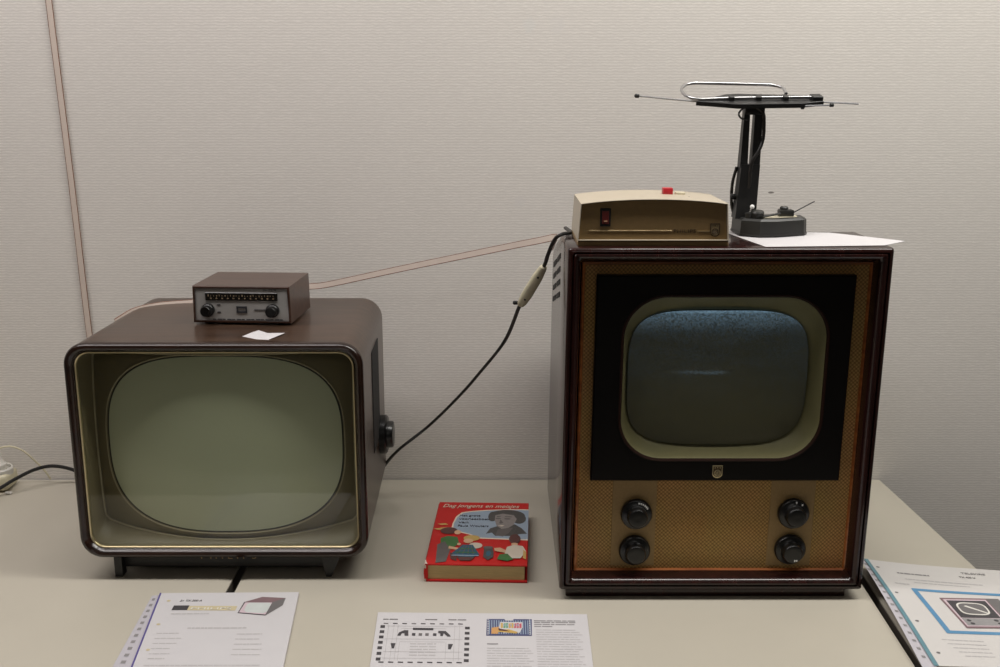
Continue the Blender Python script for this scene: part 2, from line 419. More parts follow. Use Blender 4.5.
# ------------------------------------------------------------------ the room
def slab(x0, x1, y0, y1, z0, z1):
    bm = bmesh.new(); box(bm, x0, x1, y0, y1, z0, z1); return bm
struct('wall_back', slab(-3.1, 3.1, WY, WY + 0.1, 0, 2.7), 'wall')
struct('floor', slab(-3.1, 3.1, -3.6, WY + 0.1, -0.1, 0), 'floor')
struct('ceiling', slab(-3.1, 3.1, -3.6, WY + 0.1, 2.7, 2.8), 'ceiling')
struct('wall_left', slab(-3.2, -3.1, -3.6, WY + 0.1, 0, 2.7), 'plain_wall')
struct('wall_right', slab(3.1, 3.2, -3.6, WY + 0.1, 0, 2.7), 'plain_wall')
struct('wall_front', slab(-3.1, 3.1, -3.7, -3.6, 0, 2.7), 'plain_wall')

def table(name, pts, label, inset=0.06):
    x = sum(p[0] for p in pts) / len(pts); y = sum(p[1] for p in pts) / len(pts)
    t = thing(name, (x, y, 0), label, 'table')
    L = [(px - x, py - y) for px, py in pts]
    bm = bmesh.new(); prism(bm, L, T - 0.026, T, bev=0.0015); obj('table_top', bm, 'table', t)
    bm = bmesh.new()
    for i in range(4):
        a, b = Vector(L[i]), Vector(L[(i + 1) % 4]); k = 1 - inset / 0.4
        face(bm, [(a.x * 1.0005, a.y * 1.0005, T - 0.024), (b.x * 1.0005, b.y * 1.0005, T - 0.024), (b.x * 1.0005, b.y * 1.0005, T - 0.004), (a.x * 1.0005, a.y * 1.0005, T - 0.004)])
    obj('edging', bm, 'table_edge', t, 0)
    bm = bmesh.new()
    for i in range(4):
        a, b = Vector(L[i]) * 0.86, Vector(L[(i + 1) % 4]) * 0.86
        tube(bm, [(a.x, a.y, T - 0.045), (b.x, b.y, T - 0.045)], 0.018, 4)
    obj('under_frame', bm, 'steel', t)
    for (px, py) in L:
        bm = bmesh.new(); tube(bm, [(px * .86, py * .86, 0), (px * .86, py * .86, T - 0.027)], 0.016, 12); obj('leg', bm, 'steel', t)
    return t
table('display_table', [(-1.72, 1.19), (-0.424, 1.19), (-0.4245, WY - .004), (-1.72, WY - .004)], 'cream display table at the far left, its right edge under the rounded television')
table('display_table', [(-0.409, 1.19), (0.5555, 1.19), (0.585, WY - .004), (-0.412, WY - .004)], 'wide cream middle table carrying the red book')
table('display_table', [(0.566, 1.19), (0.789, 1.19), (0.7535, WY - .004), (0.598, WY - .004)], 'narrow cream table at right, its slanting edge bare against the wall')

# ------------------------------------------------------------------ television with the rounded case (left)
LT = thing('television', (-0.4320, 1.53, T), 'wide rounded dark wood television with a dead grey-green screen', 'television')
HW, HH, CZ, CR = 0.2250, 0.1730, 0.2115, 0.034
def lr(inset, y, r=None): return rrect(0, CZ, HW - inset, HH - inset, (CR if r is None else r) - inset * 0.8, y)
bm = bmesh.new()
loft(bm, [rrect(0, CZ + .001, HW - .020, HH - .012, .03, 0.352), rrect(0, CZ + .002, HW - .0085, HH - .0015, .036, 0.348), rrect(0, CZ + .002, HW - .0065, HH + .001, .036, 0.338), lr(0, 0.012), lr(0.0155, 0.012), lr(0.0155, 0.105)], True, True)
obj('cabinet', bm, 'walnut', LT)
bm = bmesh.new()
loft(bm, [lr(-0.0005, 0.014), lr(-0.0005, 0.007), lr(0.0012, 0.003), lr(0.004, 0.0008), lr(0.0065, 0), lr(0.0090, 0.0015), lr(0.0115, 0.0050), lr(0.0135, 0.0085), lr(0.0155, 0.0125)], closed=True)
obj('front_frame', bm, 'walnut_rim', LT)
bm = bmesh.new()
loft(bm, [lr(0.0138, 0.014), lr(0.0139, 0.0092), lr(0.0146, 0.0085), lr(0.0160, 0.0095), lr(0.0167, 0.0108), lr(0.0168, 0.014)], closed=True)
obj('gilt_trim', bm, 'gold', LT)
# funnel-shaped mask whose back plate bulges forward with the tube
N = 144
SHW, SHH, SCZ = 0.1805, 0.1405, 0.217
def bulge(x, z):
    u = min(abs(x) / 0.2, 1); v = min(abs(z - CZ) / 0.15, 1)
    return 0.066 - 0.040 * (1 - u * u) - 0.012 * (1 - v * v)
angs = angles(HW, HH, N)
def mk(inset, yfun, r):
    out = []
    for a in angs:
        t = ray_rrect(a, HW - inset, HH - inset, r)
        x, z = t * math.cos(a), CZ + t * math.sin(a)
        out.append((x, yfun(x, z), z))
    return out
def scr(k, dy):
    out = []
    for a in angs:
        t = ray_super(a, SHW * k, SHH * k, 2.9)
        x, z = 0.0015 + t * math.cos(a), SCZ + t * math.sin(a)
        out.append((x, bulge(x, z) + dy, z))
    return out
def foldloop(inset, dy):
    out = []
    for x, y, z in mk(inset, lambda x, z: 0, 0.012):
        low = max(0, (CZ - z) / 0.149)
        z2 = z + 0.019 * (abs(x) / 0.2) ** 2 * low ** 2
        out.append((x, bulge(x, z2) + dy, z2))
    return out
fold = foldloop(0.0235, 0); edge = scr(1.035, -0.002)
mid = []
for k in (0.06, 0.35, 0.7):
    row = []
    for f_, e_ in zip(fold, edge):
        x = f_[0] + (e_[0] - f_[0]) * k; z = f_[2] + (e_[2] - f_[2]) * k
        row.append((x, bulge(x, z) - 0.002 * k, z))
    mid.append(row)
bm = bmesh.new()
loft(bm, [mk(0.0158, lambda x, z: 0.013, 0.018), mk(0.0165, lambda x, z: 0.0135, 0.018), foldloop(0.0212, -0.006), foldloop(0.0226, -0.0025), fold] + mid + [edge, scr(1.02, -0.0005), scr(1.01, 0.003)])
mask = obj('mask', bm, 'olive', LT, 60)
bm = bmesh.new(); fl = foldloop(0.0222, -0.0040); n_ = len(fl)
loft(bm, [[(p[0] * (1 + 0.0016 * math.cos(k) / 0.2), p[1] + 0.0016 * math.sin(k), CZ + (p[2] - CZ) * (1 + 0.0016 * math.cos(k) / 0.15)) for p in fl] for k in (0, 1.05, 2.1, 3.14, 4.19, 5.24)], closed=True)
obj('ridge_highlight', bm, 'olive_highlight', mask, 80)  # bead added along the fold, painted pale as a highlight line
bm = bmesh.new(); fl = scr(1.036, -0.0030)
loft(bm, [[(p[0] * (1 + 0.0011 * math.cos(k) / 0.2), p[1] + 0.0011 * math.sin(k), SCZ + (p[2] - SCZ) * (1 + 0.0011 * math.cos(k) / 0.15)) for p in fl] for k in (0, 1.05, 2.1, 3.14, 4.19, 5.24)], closed=True)
obj('lip_highlight', bm, 'olive_highlight', mask, 80)  # bead round the screen edge, its highlight painted in paler olive
bm = bmesh.new(); box(bm, 0.055, 0.100, 0.0325, 0.0345, 0.0545, 0.0562, 0, 0.0004, 1); obj('legend_strip', bm, 'bronze_dark', mask)
bm = bmesh.new()
loft(bm, [scr(1.03, -0.0008), scr(1.012, -0.0012), scr(1.0, 0.0)]); obj('gasket', bm, 'gasket', mask)
bm = bmesh.new()
loops = [scr(k, -0.001) for k in (1.012, 0.97, 0.9, 0.78, 0.62, 0.42, 0.2, 0.02)]
loft(bm, loops, False, True); obj('screen', bm, 'tube', LT, 60)
bm = bmesh.new()
loft(bm, [lr(0.0165, 0.0098), lr(0.0165, 0.0122)], True, True); obj('safety_glass', bm, 'glass', LT)
# side louvre and tuning knob on the right flank
bm = bmesh.new(); box(bm, HW - 0.003, HW + 0.0012, 0.128, 0.232, 0.165, 0.338, 0, 0.001, 1)
bm.transform(Matrix.Rotation(R(1.05), 4, 'Z')); obj('side_grille', bm, 'void', LT)
bm = bmesh.new()
lathe(bm, [(0.033, 0), (0.0345, 0.002), (0.0345, 0.012), (0.032, 0.0145), (0.024, 0.0150), (0.0235, 0.0225), (0.022, 0.025), (0.004, 0.0253)], (HW - 0.0060, 0.245, 0.1610), (1, 0, 0), 40)
obj('side_knob', bm, 'bakelite', LT)
# stand
bm = bmesh.new()
box(bm, -0.172, 0.165, 0.028, 0.30, 0.011, 0.041, 0, 0.002); obj('base_rail', bm, 'black', LT)
for x0, x1 in ((-0.180, -0.168), (0.158, 0.172)):
    for y0 in (0.016, 0.27):
        bm = bmesh.new()
        s = 0.010 if x0 > 0 else 0
        loft(bm, [[(x0 - s * .3, y0, 0), (x1 - s * .8, y0, 0), (x1 - s * .8, y0 + .018, 0), (x0 - s * .3, y0 + .018, 0)],
                  [(x0 - s, y0, 0.041), (x1 + s, y0, 0.041), (x1 + s, y0 + .018, 0.041), (x0 - s, y0 + .018, 0.041)]], True, True)
        obj('foot', bm, 'black', LT)
text('lettering', 'PHILIPS', 0.014, 'bronze', LT, at(-0.045, 0.0274, 0.0255) @ FRONT, 0.088, space=1.6)
bm = bmesh.new(); box(bm, -0.165, 0.165, 0.348, 0.375, 0.05, 0.345, 0, 0.012); obj('back_cover', bm, 'black', LT)

# ------------------------------------------------------------------ television with the square case (right)
RT = thing('television', (0.322, 1.467, T), 'tall square mahogany television glowing blue along the top of its screen', 'television')
W2, Z0, Z1 = 0.2295, 0.016, 0.539
zc, h2 = (Z0 + Z1) / 2, (Z1 - Z0) / 2
def qb(y, top, inset=0): return rrect(0, (Z0 + top) / 2, W2 - inset, (top - Z0) / 2 - inset, 0.004, y, 3)
def q(inset, y, r=0.004): return rrect(0, zc, W2 - inset, h2 - inset, r, y, 3)
bm = bmesh.new()
loft(bm, [qb(0.412, 0.4575, .006), qb(0.408, 0.463), qb(0.385, 0.480), qb(0.33, 0.497), qb(0.27, 0.511), qb(0.205, 0.526), qb(0.178, 0.534), qb(0.168, 0.539), q(0, 0.006), q(0.0012, 0.0022), q(0.004, 0.0003), q(0.0065, 0), q(0.0072, 0.003), q(0.0095, -0.0008), q(0.0125, -0.0015), q(0.016, 0.0012), q(0.0185, 0.007), q(0.020, 0.020), q(0.020, 0.09)], True, True)
obj('cabinet', bm, 'mahogany', RT, 40)
bm = bmesh.new()
loft(bm, [q(0.0198, 0.026, .001), q(0.0198, 0.016, .001), q(0.0215, 0.0142, .001), q(0.0240, 0.0150, .001), q(0.0262, 0.020, .001), q(0.0262, 0.026, .001)], closed=True)
obj('beading', bm, 'copper_wood', RT)
for x0, x1 in ((-0.153, -0.086), (0.086, 0.153)):
    bm = bmesh.new(); box(bm, x0, x1, 0.0172, 0.0195, 0.046, 0.188, 0, 0.0006, 1); obj('control_plate', bm, 'control_plate', RT)
# mask board with a rounded opening
MX, MZ, MW, MH = -0.003, 0.3445, 0.1855, 0.1555
OX, OZ, OW, OH, OR = 0.000, 0.3460, 0.1450, 0.1205, 0.060
angs2 = angles(OW, OH, 160)
def op2(grow, y, dx=0, dz=0):
    out = []
    for a in angs2:
        t = ray_rrect(a, OW + grow, OH + grow, OR + grow)
        out.append((OX + dx + t * math.cos(a), y, OZ + dz + t * math.sin(a)))
    return out
def brd(grow, y, MX=MX, MZ=MZ, MW=MW, MH=MH):
    out = []
    for a in angs2:
        # the board's rectangle seen from the opening's centre
        c, s = math.cos(a), math.sin(a)
        xr = (MX + MW + grow - OX) if c > 0 else (OX - (MX - MW - grow)); zr = (MZ + MH + grow - OZ) if s > 0 else (OZ - (MZ - MH - grow))
        t = min(xr / abs(c) if abs(c) > 1e-9 else 9, zr / abs(s) if abs(s) > 1e-9 else 9)
        out.append((OX + t * c, y, OZ + t * s))
    # put exact corners on the nearest vertices
    for sx in (-1, 1):
        for sz in (-1, 1):
            cxn, czn = MX + sx * (MW + grow), MZ + sz * (MH + grow)
            i = min(range(len(out)), key=lambda k: (out[k][0] - cxn) ** 2 + (out[k][2] - czn) ** 2)
            out[i] = (cxn, y, czn)
    return out
KW = dict(MX=0, MZ=zc, MW=W2 - .0225, MH=h2 - .0225)
bm = bmesh.new(); loft(bm, [op2(0.008, 0.026), brd(0, 0.026, **KW), brd(0, 0.0185, **KW), op2(0.008, 0.0185)], closed=True); obj('grille_cloth', bm, 'grille_cloth', RT, 20)
bm = bmesh.new()
loft(bm, [brd(0, 0.020), brd(0, 0.006), brd(-0.002, 0.004), op2(0.006, 0.004), op2(0.005, 0.0065), op2(0.0045, 0.024)])
obj('screen_surround', bm, 'mask_black', RT, 30)
bm = bmesh.new(); loft(bm, [op2(0.0062, 0.0085), op2(0.0058, 0.0036), op2(0.0040, 0.0030), op2(0.0022, 0.0040), op2(0.0010, 0.0085)], closed=True)
obj('opening_rim', bm, 'rim_red', RT)
SX, SZ, SW, SH = -0.0025, 0.3405, 0.1325, 0.1025
def sc2(k, y0, b):
    out = []
    for a in angs2:
        t = ray_super(a, SW * k, SH * k, 4.1)
        x, z = t * math.cos(a), t * math.sin(a)
        r2 = (x / SW) ** 2 * .55 + (z / SH) ** 2 * .45
        out.append((SX + x, y0 - b * (1 - r2), SZ + z))
    return out
bm = bmesh.new(); loft(bm, [op2(0.0012, 0.006), op2(-0.001, 0.010), op2(-0.0045, 0.022, 0, -0.002), sc2(1.02, 0.037, 0), sc2(1.0, 0.040, 0), sc2(0.99, 0.046, 0)])
obj('screen_mask', bm, 'mask_cream', RT, 50)
bm = bmesh.new(); loft(bm, [sc2(k, 0.041, 0.020) for k in (1.005, 0.95, 0.85, 0.7, 0.5, 0.3, 0.1, 0.02)], False, True)
obj('screen', bm, 'live', RT, 60)
bm = bmesh.new(); loft(bm, [op2(0.001, 0.0048), op2(0.001, 0.0068)], True, True); obj('safety_glass', bm, 'glass', RT)
# badge: a shield with a ring and waves
def shield(w, h, y, cx, cz, n=8):
    p = [(cx + w, y, cz + h), (cx - w, y, cz + h)]
    for i in range(n + 1):
        a = R(180 + 180 * i / n); p.append((cx + w * math.cos(a), y, cz - h * .35 + h * .65 * math.sin(a)))
    return p
def badge(parent, cx, cy, cz, w, h, m1, m2):
    bm = bmesh.new(); loft(bm, [shield(w, h, cy + .002, cx, cz), shield(w, h, cy - .0012, cx, cz), shield(w * .84, h * .86, cy - .0016, cx, cz), shield(w * .84, h * .86, cy - .0006, cx, cz)], True, True)
    b = obj('emblem', bm, m1, parent)
    bm = bmesh.new(); face(bm, shield(w * .82, h * .84, cy - .0009, cx, cz))
    o = obj('emblem_field', bm, m2, b, 0)
    bm = bmesh.new()
    for rr in (w * .62,):
        pts = [(cx + rr * math.cos(R(k * 20)), cy - .0014, cz - h * .2 + rr * math.sin(R(k * 20))) for k in range(19)]
        tube(bm, pts, w * .07, 5)
    for dz in (-.28, 0, .28):
        tube(bm, [(cx + w * .5 * t, cy - .0014, cz - h * .2 + w * dz + w * .12 * math.sin(t * 5)) for t in (-1, -.6, -.2, .2, .6, 1)], w * .06, 5)
    for (sx, sz) in ((-.5, .62), (.5, .62), (0, .66)):
        lathe(bm, [(w * .13, 0), (w * .05, -.0006)], (cx + w * sx, cy - .0009, cz + h * sz), (0, 1, 0), 8)
    obj('emblem_relief', bm, m1, b)
badge(RT, 0.000, 0.004, 0.2040, 0.0075, 0.0098, 'gold', 'bronze_dark')
# knobs
for i, (kx, kz) in enumerate(((-0.1165, 0.1325), (-0.1170, 0.0735), (0.1210, 0.1335), (0.1200, 0.0750))):
    bm = bmesh.new()
    lathe(bm, [(0.0225, 0), (0.0238, 0.002), (0.0238, 0.007), (0.0222, 0.0095), (0.0165, 0.0108), (0.0155, 0.0118), (0.0150, 0.022), (0.0135, 0.0245), (0.010, 0.0252), (0.002, 0.0246)], (kx, 0.0176, kz), (0, -1, 0), 40)
    k = obj('knob', bm, 'bakelite', RT, 40)
    bm = bmesh.new()
    marks = {0: [(.0190, a) for a in (82, 72, 62, 52, 43, 35)], 1: [], 2: [(.0190, 84), (.0190, 55)], 3: [(.011, 300), (.010, 285)]}[i]
    for r_, a in marks:
        cx_, cz_ = kx + r_ * math.cos(R(a)), kz + r_ * math.sin(R(a))
        yy = 0.0176 - (0.0105 if r_ > .015 else 0.0254)
        box(bm, cx_ - .0010, cx_ + .0010, yy - .0003, yy + .001, cz_ - .0013, cz_ + .0013)
    if marks: obj('knob_marks', bm, 'white_mark', k)
    else: bm.free()
bm = bmesh.new(); box(bm, -0.222, 0.205, 0.012, 0.395, 0, 0.018, 0, 0.002); obj('plinth', bm, 'mahogany', RT)
# vent slits in the left flank, slanting
bm = bmesh.new()
for i in range(4):
    for y0 in (0.175, 0.285):
        za = 0.492 - (y0 - 0.193) * 0.242 - i * 0.0205
        zb = za - 0.085 * 0.242
        x = -W2 - 0.0006
        loft(bm, [[(x, y0, za), (x, y0 + .085, zb), (x, y0 + .085, zb + .0085), (x, y0, za + .0085)],
                  [(x + .003, y0, za), (x + .003, y0 + .085, zb), (x + .003, y0 + .085, zb + .0085), (x + .003, y0, za + .0085)]], True, True)
obj('vent_slits', bm, 'void', RT, 0)
bm = bmesh.new(); box(bm, -0.17, 0.17, 0.408, 0.44, 0.06, 0.43, 0, 0.01); obj('back_cover', bm, 'black', RT)

for o in list(RT.children) + [c for k in RT.children for c in k.children]:
    if not o.name.startswith('plinth'):                  # the case leans a touch to the right on its plinth
        if o.name.split('.')[0] not in ('cabinet', 'vent_slits', 'back_cover'): o.data.transform(Matrix.Translation((0.0024, 0.012, -0.003)))
        o.data.transform(Matrix(((1, 0, 0.0115, -0.0030), (0, 1, 0, 0), (0, 0, 1, 0), (0, 0, 0, 1))))

# ------------------------------------------------------------------ tuner box on the left television
TZ = T + 0.384
TN = thing('tuner_box', (-0.4142, 1.655, TZ), 'small wooden tuner box with silver front on top of the rounded television', 'tuner', -3.5)
bm = bmesh.new()
def tsec(y, i, dz=0): return [(0.0788 - i, y, 0.0650 - i), (-0.0788 + i, y, 0.0650 - i), (-0.0798 + i, y, 0.0050 + i), (0.0798 - i, y, 0.0050 + i)]
loft(bm, [tsec(0.130, .0), tsec(0.0015, 0), tsec(0, .0012), tsec(0, .0035), tsec(0.006, .0042)], True, True); obj('case', bm, 'tuner_wood', TN, 20)
bm = bmesh.new()
loft(bm, [tsec(0.006, .004), tsec(0.0022, .004), tsec(0.0015, .0048)], True, True)
fp = obj('front_panel', bm, 'silver', TN, 20)
bm = bmesh.new(); loft(bm, [tsec(0.003, .0030), tsec(0.0002, .0030), tsec(0.0002, .0044), tsec(0.003, .0046)]); obj('chrome_edge', bm, 'chrome', fp, 20)
bm = bmesh.new(); box(bm, -0.0585, 0.0590, 0.0002, 0.003, 0.0415, 0.0545, 0, 0.0005, 1); dl = obj('dial_window', bm, 'dial', TN)
bm = bmesh.new()
for i in range(24):
    x = -0.054 + i * 0.0046; hgt = 0.0032 if i % 4 else 0.0048
    box(bm, x, x + 0.0008 + 0.0010 * (i % 3 == 0), -0.0002, 0.0012, 0.0482, 0.0482 + hgt * .6)
    if i % 2: box(bm, x - .001, x + 0.0016, -0.0002, 0.0012, 0.0442, 0.0460)
obj('dial_scale', bm, 'dial_mark', dl, 0)
for kx in (-0.0545, 0.0508):
    bm = bmesh.new(); lathe(bm, [(0.0098, 0), (0.0108, 0.001), (0.0108, 0.006), (0.0095, 0.008), (0.0088, 0.0085), (0.0085, 0.016), (0.0075, 0.0172), (0.001, 0.0168)], (kx, 0.0012, 0.0262), (0, -1, 0), 32); obj('knob', bm, 'bakelite', TN, 40)
bm = bmesh.new()
for z in (0.0215, 0.0290): box(bm, -0.0085, 0.0085, 0.0004, 0.002, z, z + 0.0032)
for x in (-0.0085, 0.0062): box(bm, x, x + .0023, 0.0004, 0.002, 0.0215, 0.0322)
box(bm, 0.0205, 0.0385, 0.0006, 0.002, 0.0264, 0.0274)
for (x, z) in ((-0.040, 0.0335), (-0.040, 0.0215)): box(bm, x, x + .0055, 0.0008, 0.002, z, z + .0018)
for i in range(15): box(bm, -0.048 + i * .0078, -0.048 + i * .0078 + .005 + .002 * (i % 2), 0.0009, 0.002, 0.0100, 0.0115)
obj('front_marks', bm, 'ink', fp, 0)
text('lettering', 'EL 3476', 0.0062, 'ink', TN, at(0.036, 0.0008, 0.0575) @ FRONT, 0.0215)
for (x, y) in ((-.06, .02), (.06, .02), (-.06, .112), (.06, .112)):
    bm = bmesh.new(); lathe(bm, [(0.007, 0), (0.0075, 0.001), (0.007, 0.0060)], (x, y, 0), (0, 0, 1), 12); obj('rubber_foot', bm, 'black', TN)

# paper scrap in front of the tuner
bm = bmesh.new()
sp = [(-0.397, 1.580), (-0.3855, 1.6080), (-0.3790, 1.6150), (-0.3620, 1.5990), (-0.3330, 1.5905), (-0.3520, 1.5560), (-0.3700, 1.5600)]
hz = [0.0004, 0.0012, 0.002, 0.0012, 0.0035, 0.0008, 0.0006]
loft(bm, [[(x + .365, y - 1.585, h) for (x, y), h in zip(sp, hz)], [(x + .365, y - 1.585, h + .0005) for (x, y), h in zip(sp, hz)]], True, True)
tag(obj('paper_scrap', bm, 'paper', None, 0, (-0.365, 1.585, TZ)), 'small white paper scrap lying in front of the silver-fronted tuner box', 'paper')

# ------------------------------------------------------------------ converter box on the right television
RZ = T + Z1
CB = thing('converter_box', (0.2170, 1.486, RZ), 'beige box with bronze front and red button on top of the square television', 'converter')
def cs(y, i=0.0, dz=0.0):
    p = []
    for k in range(13):
        t = k / 12; x = 0.1035 - i - (0.207 - 2 * i) * t
        p.append((x, y, 0.0605 + 0.0065 * (1 - (2 * t - 1) ** 2) ** .9 - i + dz))
    return p + [(-0.1070 + i, y, 0.0075 + i), (0.1070 - i, y, 0.0075 + i)]
bm = bmesh.new(); loft(bm, [cs(0.134, .004), cs(0.131, 0), cs(-0.002, 0), cs(-0.003, .0006), cs(-0.003, .0012), cs(0.006, .0018)], True, True); obj('shell', bm, 'shell', CB, 30)
bm = bmesh.new(); loft(bm, [cs(0.0065, .0017), cs(0.003, .0017), cs(0.0024, .0024)], True, True); fp = obj('front_panel', bm, 'bronze', CB, 30)
bm = bmesh.new(); box(bm, -0.1070, 0.1070, 0.0, 0.128, 0.0, 0.0068, 0, 0.0008, 1); obj('base_tray', bm, 'bronze', CB)
bm = bmesh.new(); box(bm, -0.1045, 0.1045, -0.0008, 0.004, 0.0072, 0.0086, 0, 0.0003, 1); obj('lower_trim', bm, 'bronze_line', CB)
bm = bmesh.new(); box(bm, -0.091, 0.027, 0.0014, 0.003, 0.0205, 0.0222, 0, 0.0002, 1); box(bm, 0.0625, 0.080, 0.0014, 0.003, 0.0200, 0.0214); obj('accent_line', bm, 'bronze_line', fp, 0)
text('lettering', 'PHILIPS', 0.0075, 'bronze_dark', CB, at(0.0290, 0.0022, 0.0185) @ FRONT, 0.0315, space=1.1, extrude=.0005)
badge(CB, 0.0875, 0.0026, 0.0225, 0.0068, 0.0095, 'bronze_dark', 'bronze_line')
bm = bmesh.new(); box(bm, -0.0755, -0.0605, 0.0006, 0.004, 0.0275, 0.0535, 0, 0.0008, 1); sw = obj('rocker_switch', bm, 'black', CB)
bm = bmesh.new(); loft(bm, [[(-.0730, .0008, .031), (-.0630, .0008, .031), (-.0630, .0008, .050), (-.0730, .0008, .050)], [(-.0725, -.0008, .032), (-.0635, -.0008, .032), (-.0635, .0002, .049), (-.0725, .0002, .049)]], True, True); obj('rocker', bm, 'red_dark', sw, 0)
bm = bmesh.new(); box(bm, -.0705, -.0655, -.0012, 0.0, .0345, .0362); obj('rocker_mark', bm, 'b_flesh', sw, 0)
bm = bmesh.new(); box(bm, 0.0220, 0.0365, 0.066, 0.081, 0.063, 0.0755, 0, 0.001, 2); obj('red_button', bm, 'red', CB)
bm = bmesh.new(); box(bm, 0.0415, 0.0555, 0.070, 0.084, 0.062, 0.0690, 0, 0.001, 2); obj('cream_button', bm, 'cream', CB)
bm = bmesh.new(); box(bm, 0.0490, 0.0570, 0.042, 0.045, 0.0630, 0.06530); obj('top_slot', bm, 'void', CB, 0)

# ------------------------------------------------------------------ sheet of paper and aerial on the right television
bm = bmesh.new()
sheet = [(0.374, 1.4725), (0.546, 1.4850), (0.5860, 1.516), (0.552, 1.565), (0.508, 1.618), (0.345, 1.640)]
zz = [0.0004, 0.0006, 0.0022, 0.0012, 0.0006, 0.0004]
loft(bm, [[(x - .45, y - 1.6, h) for (x, y), h in zip(sheet, zz)], [(x - .45, y - 1.6, h + .0006) for (x, y), h in zip(sheet, zz)]], True, True)
tag(obj('paper_sheet', bm, 'paper', None, 0, (0.45, 1.6, RZ)), 'white paper sheet under the aerial, its corner jutting past the cabinet edge', 'paper')

AN = thing('indoor_aerial', (0.41, 1.603, RZ + 0.0014), 'dark tabletop television aerial with chrome loop and thin rods', 'antenna')
bpts = [(-0.051, 0.030), (-0.049, -0.024), (-0.024, -0.042), (0.002, -0.040), (0.048, -0.020), (0.055, -0.008), (0.057, 0.022), (0.035, 0.031), (-0.030, 0.031)]
bm = bmesh.new(); prism(bm, [(x * 1.02, y * 1.02) for x, y in bpts], 0.0012, 0.0042); prism(bm, bpts, 0.003, 0.0265, 0, 0.03, 0.003); obj('base', bm, 'ant_base', AN, 25)
bm = bmesh.new(); face(bm, [(-0.014, -0.024, 0.0268), (0.040, -0.008, 0.0268), (0.044, 0.014, 0.0268), (-0.008, 0.010, 0.0268)]); obj('base_label', bm, 'cream', AN, 0)
# mast: two prongs joined below, tapering upward
def bar(bm, p0, p1, w0, w1, d0, d1):
    (x0, y0, z0), (x1, y1, z1) = p0, p1
    loft(bm, [[(x0 - w0, y0 - d0, z0), (x0 + w0, y0 - d0, z0), (x0 + w0, y0 + d0, z0), (x0 - w0, y0 + d0, z0)],
              [(x1 - w1, y1 - d1, z1), (x1 + w1, y1 - d1, z1), (x1 + w1, y1 + d1, z1), (x1 - w1, y1 + d1, z1)]], True, True)
bm = bmesh.new()
bar(bm, (-0.0385, 0.006, 0.024), (-0.0338, 0.006, 0.105), 0.0155, 0.0140, 0.014, 0.011)
bar(bm, (-0.0440, 0.006, 0.100), (-0.0420, 0.006, 0.190), 0.0056, 0.0042, 0.010, 0.007)
bar(bm, (-0.0262, 0.006, 0.100), (-0.0246, 0.006, 0.190), 0.0062, 0.0060, 0.010, 0.007)
box(bm, -0.046, -0.0165, -0.004, 0.018, 0.178, 0.191, 0, 0.002)
mast = obj('mast', bm, 'ant_grey', AN, 25)
bm = bmesh.new(); lathe(bm, [(.004, 0), (.0045, .001), (.0045, .007), (.003, .008)], (-.052, .006, .056), (-1, 0, 0), 12); lathe(bm, [(.004, 0), (.0045, .001), (.003, .012)], (-.052, .006, .056), (1, 0, 0), 12); obj('mast_screw', bm, 'black', mast)
# swivelling head
HD = bmesh.new()
hp = [(-0.102, -0.010), (-0.045, -0.034), (0.050, -0.030), (0.085, -0.016), (0.085, 0.022), (-0.030, 0.040), (-0.050, 0.036)]
prism(HD, [(x + .004, y) for x, y in hp], -0.0025, 0.0045, 0, 0.0, 0.0008)
for x in (-0.046, -0.006, 0.034): box(HD, x - .004, x + .004, -0.014, 0.002, -0.001, 0.0110, 0, 0.001, 1)
box(HD, 0.072, 0.088, -0.016, 0.004, -0.003, 0.0110, 0, 0.001, 1)
tilt = Matrix.Translation((-0.022, 0.004, 0.1965)) @ Matrix.Rotation(R(0), 4, 'Z') @ Matrix.Rotation(R(11), 4, 'X') @ Matrix.Rotation(R(-0.3), 4, 'Y')
HD.transform(tilt); head = obj('head', HD, 'ant_grey', AN, 30)
bm = bmesh.new()
xa, xb, ya, yb = -0.118, 0.026, -0.006, 0.060
pts = [(0.074, ya, 0.0078), (0.02, ya, 0.0078), (-0.05, ya, 0.0070)]
ry = (yb - ya) / 2
pts += [(-0.088 - 0.026 * math.sin(R(a)), (ya + yb) / 2 - ry * math.cos(R(a)), 0.0055 + .0115 * (1 - math.cos(R(a))) / 2) for a in range(0, 181, 15)]
pts += [(-0.03, yb, 0.0155), (0.024, yb, 0.0138)] + [(0.024 + 0.020 * math.sin(R(a)), yb - 0.016 + 0.016 * math.cos(R(a)), 0.0138 - .003 * a / 90) for a in range(15, 91, 15)] + [(0.0445, 0.030, 0.006)]
tube(bm, pts, 0.0025, 8); bm.transform(tilt); obj('loop_rod', bm, 'chrome', AN, 60)
bm = bmesh.new(); tube(bm, [(-0.2045, 0.012, 0.2052), (-0.105, 0.000, 0.1960)], 0.0014, 6); obj('dipole_rod', bm, 'rod', AN); bm = bmesh.new(); tube(bm, [(0.050, -0.004, 0.1975), (0.1190, -0.010, 0.1940)], 0.0014, 6)
obj('dipole_rod', bm, 'rod', AN); bm = bmesh.new(); tube(bm, [(0.030, -0.022, 0.1910), (0.074, -0.026, 0.1925)], 0.0014, 6); obj('short_rod', bm, 'rod', AN)
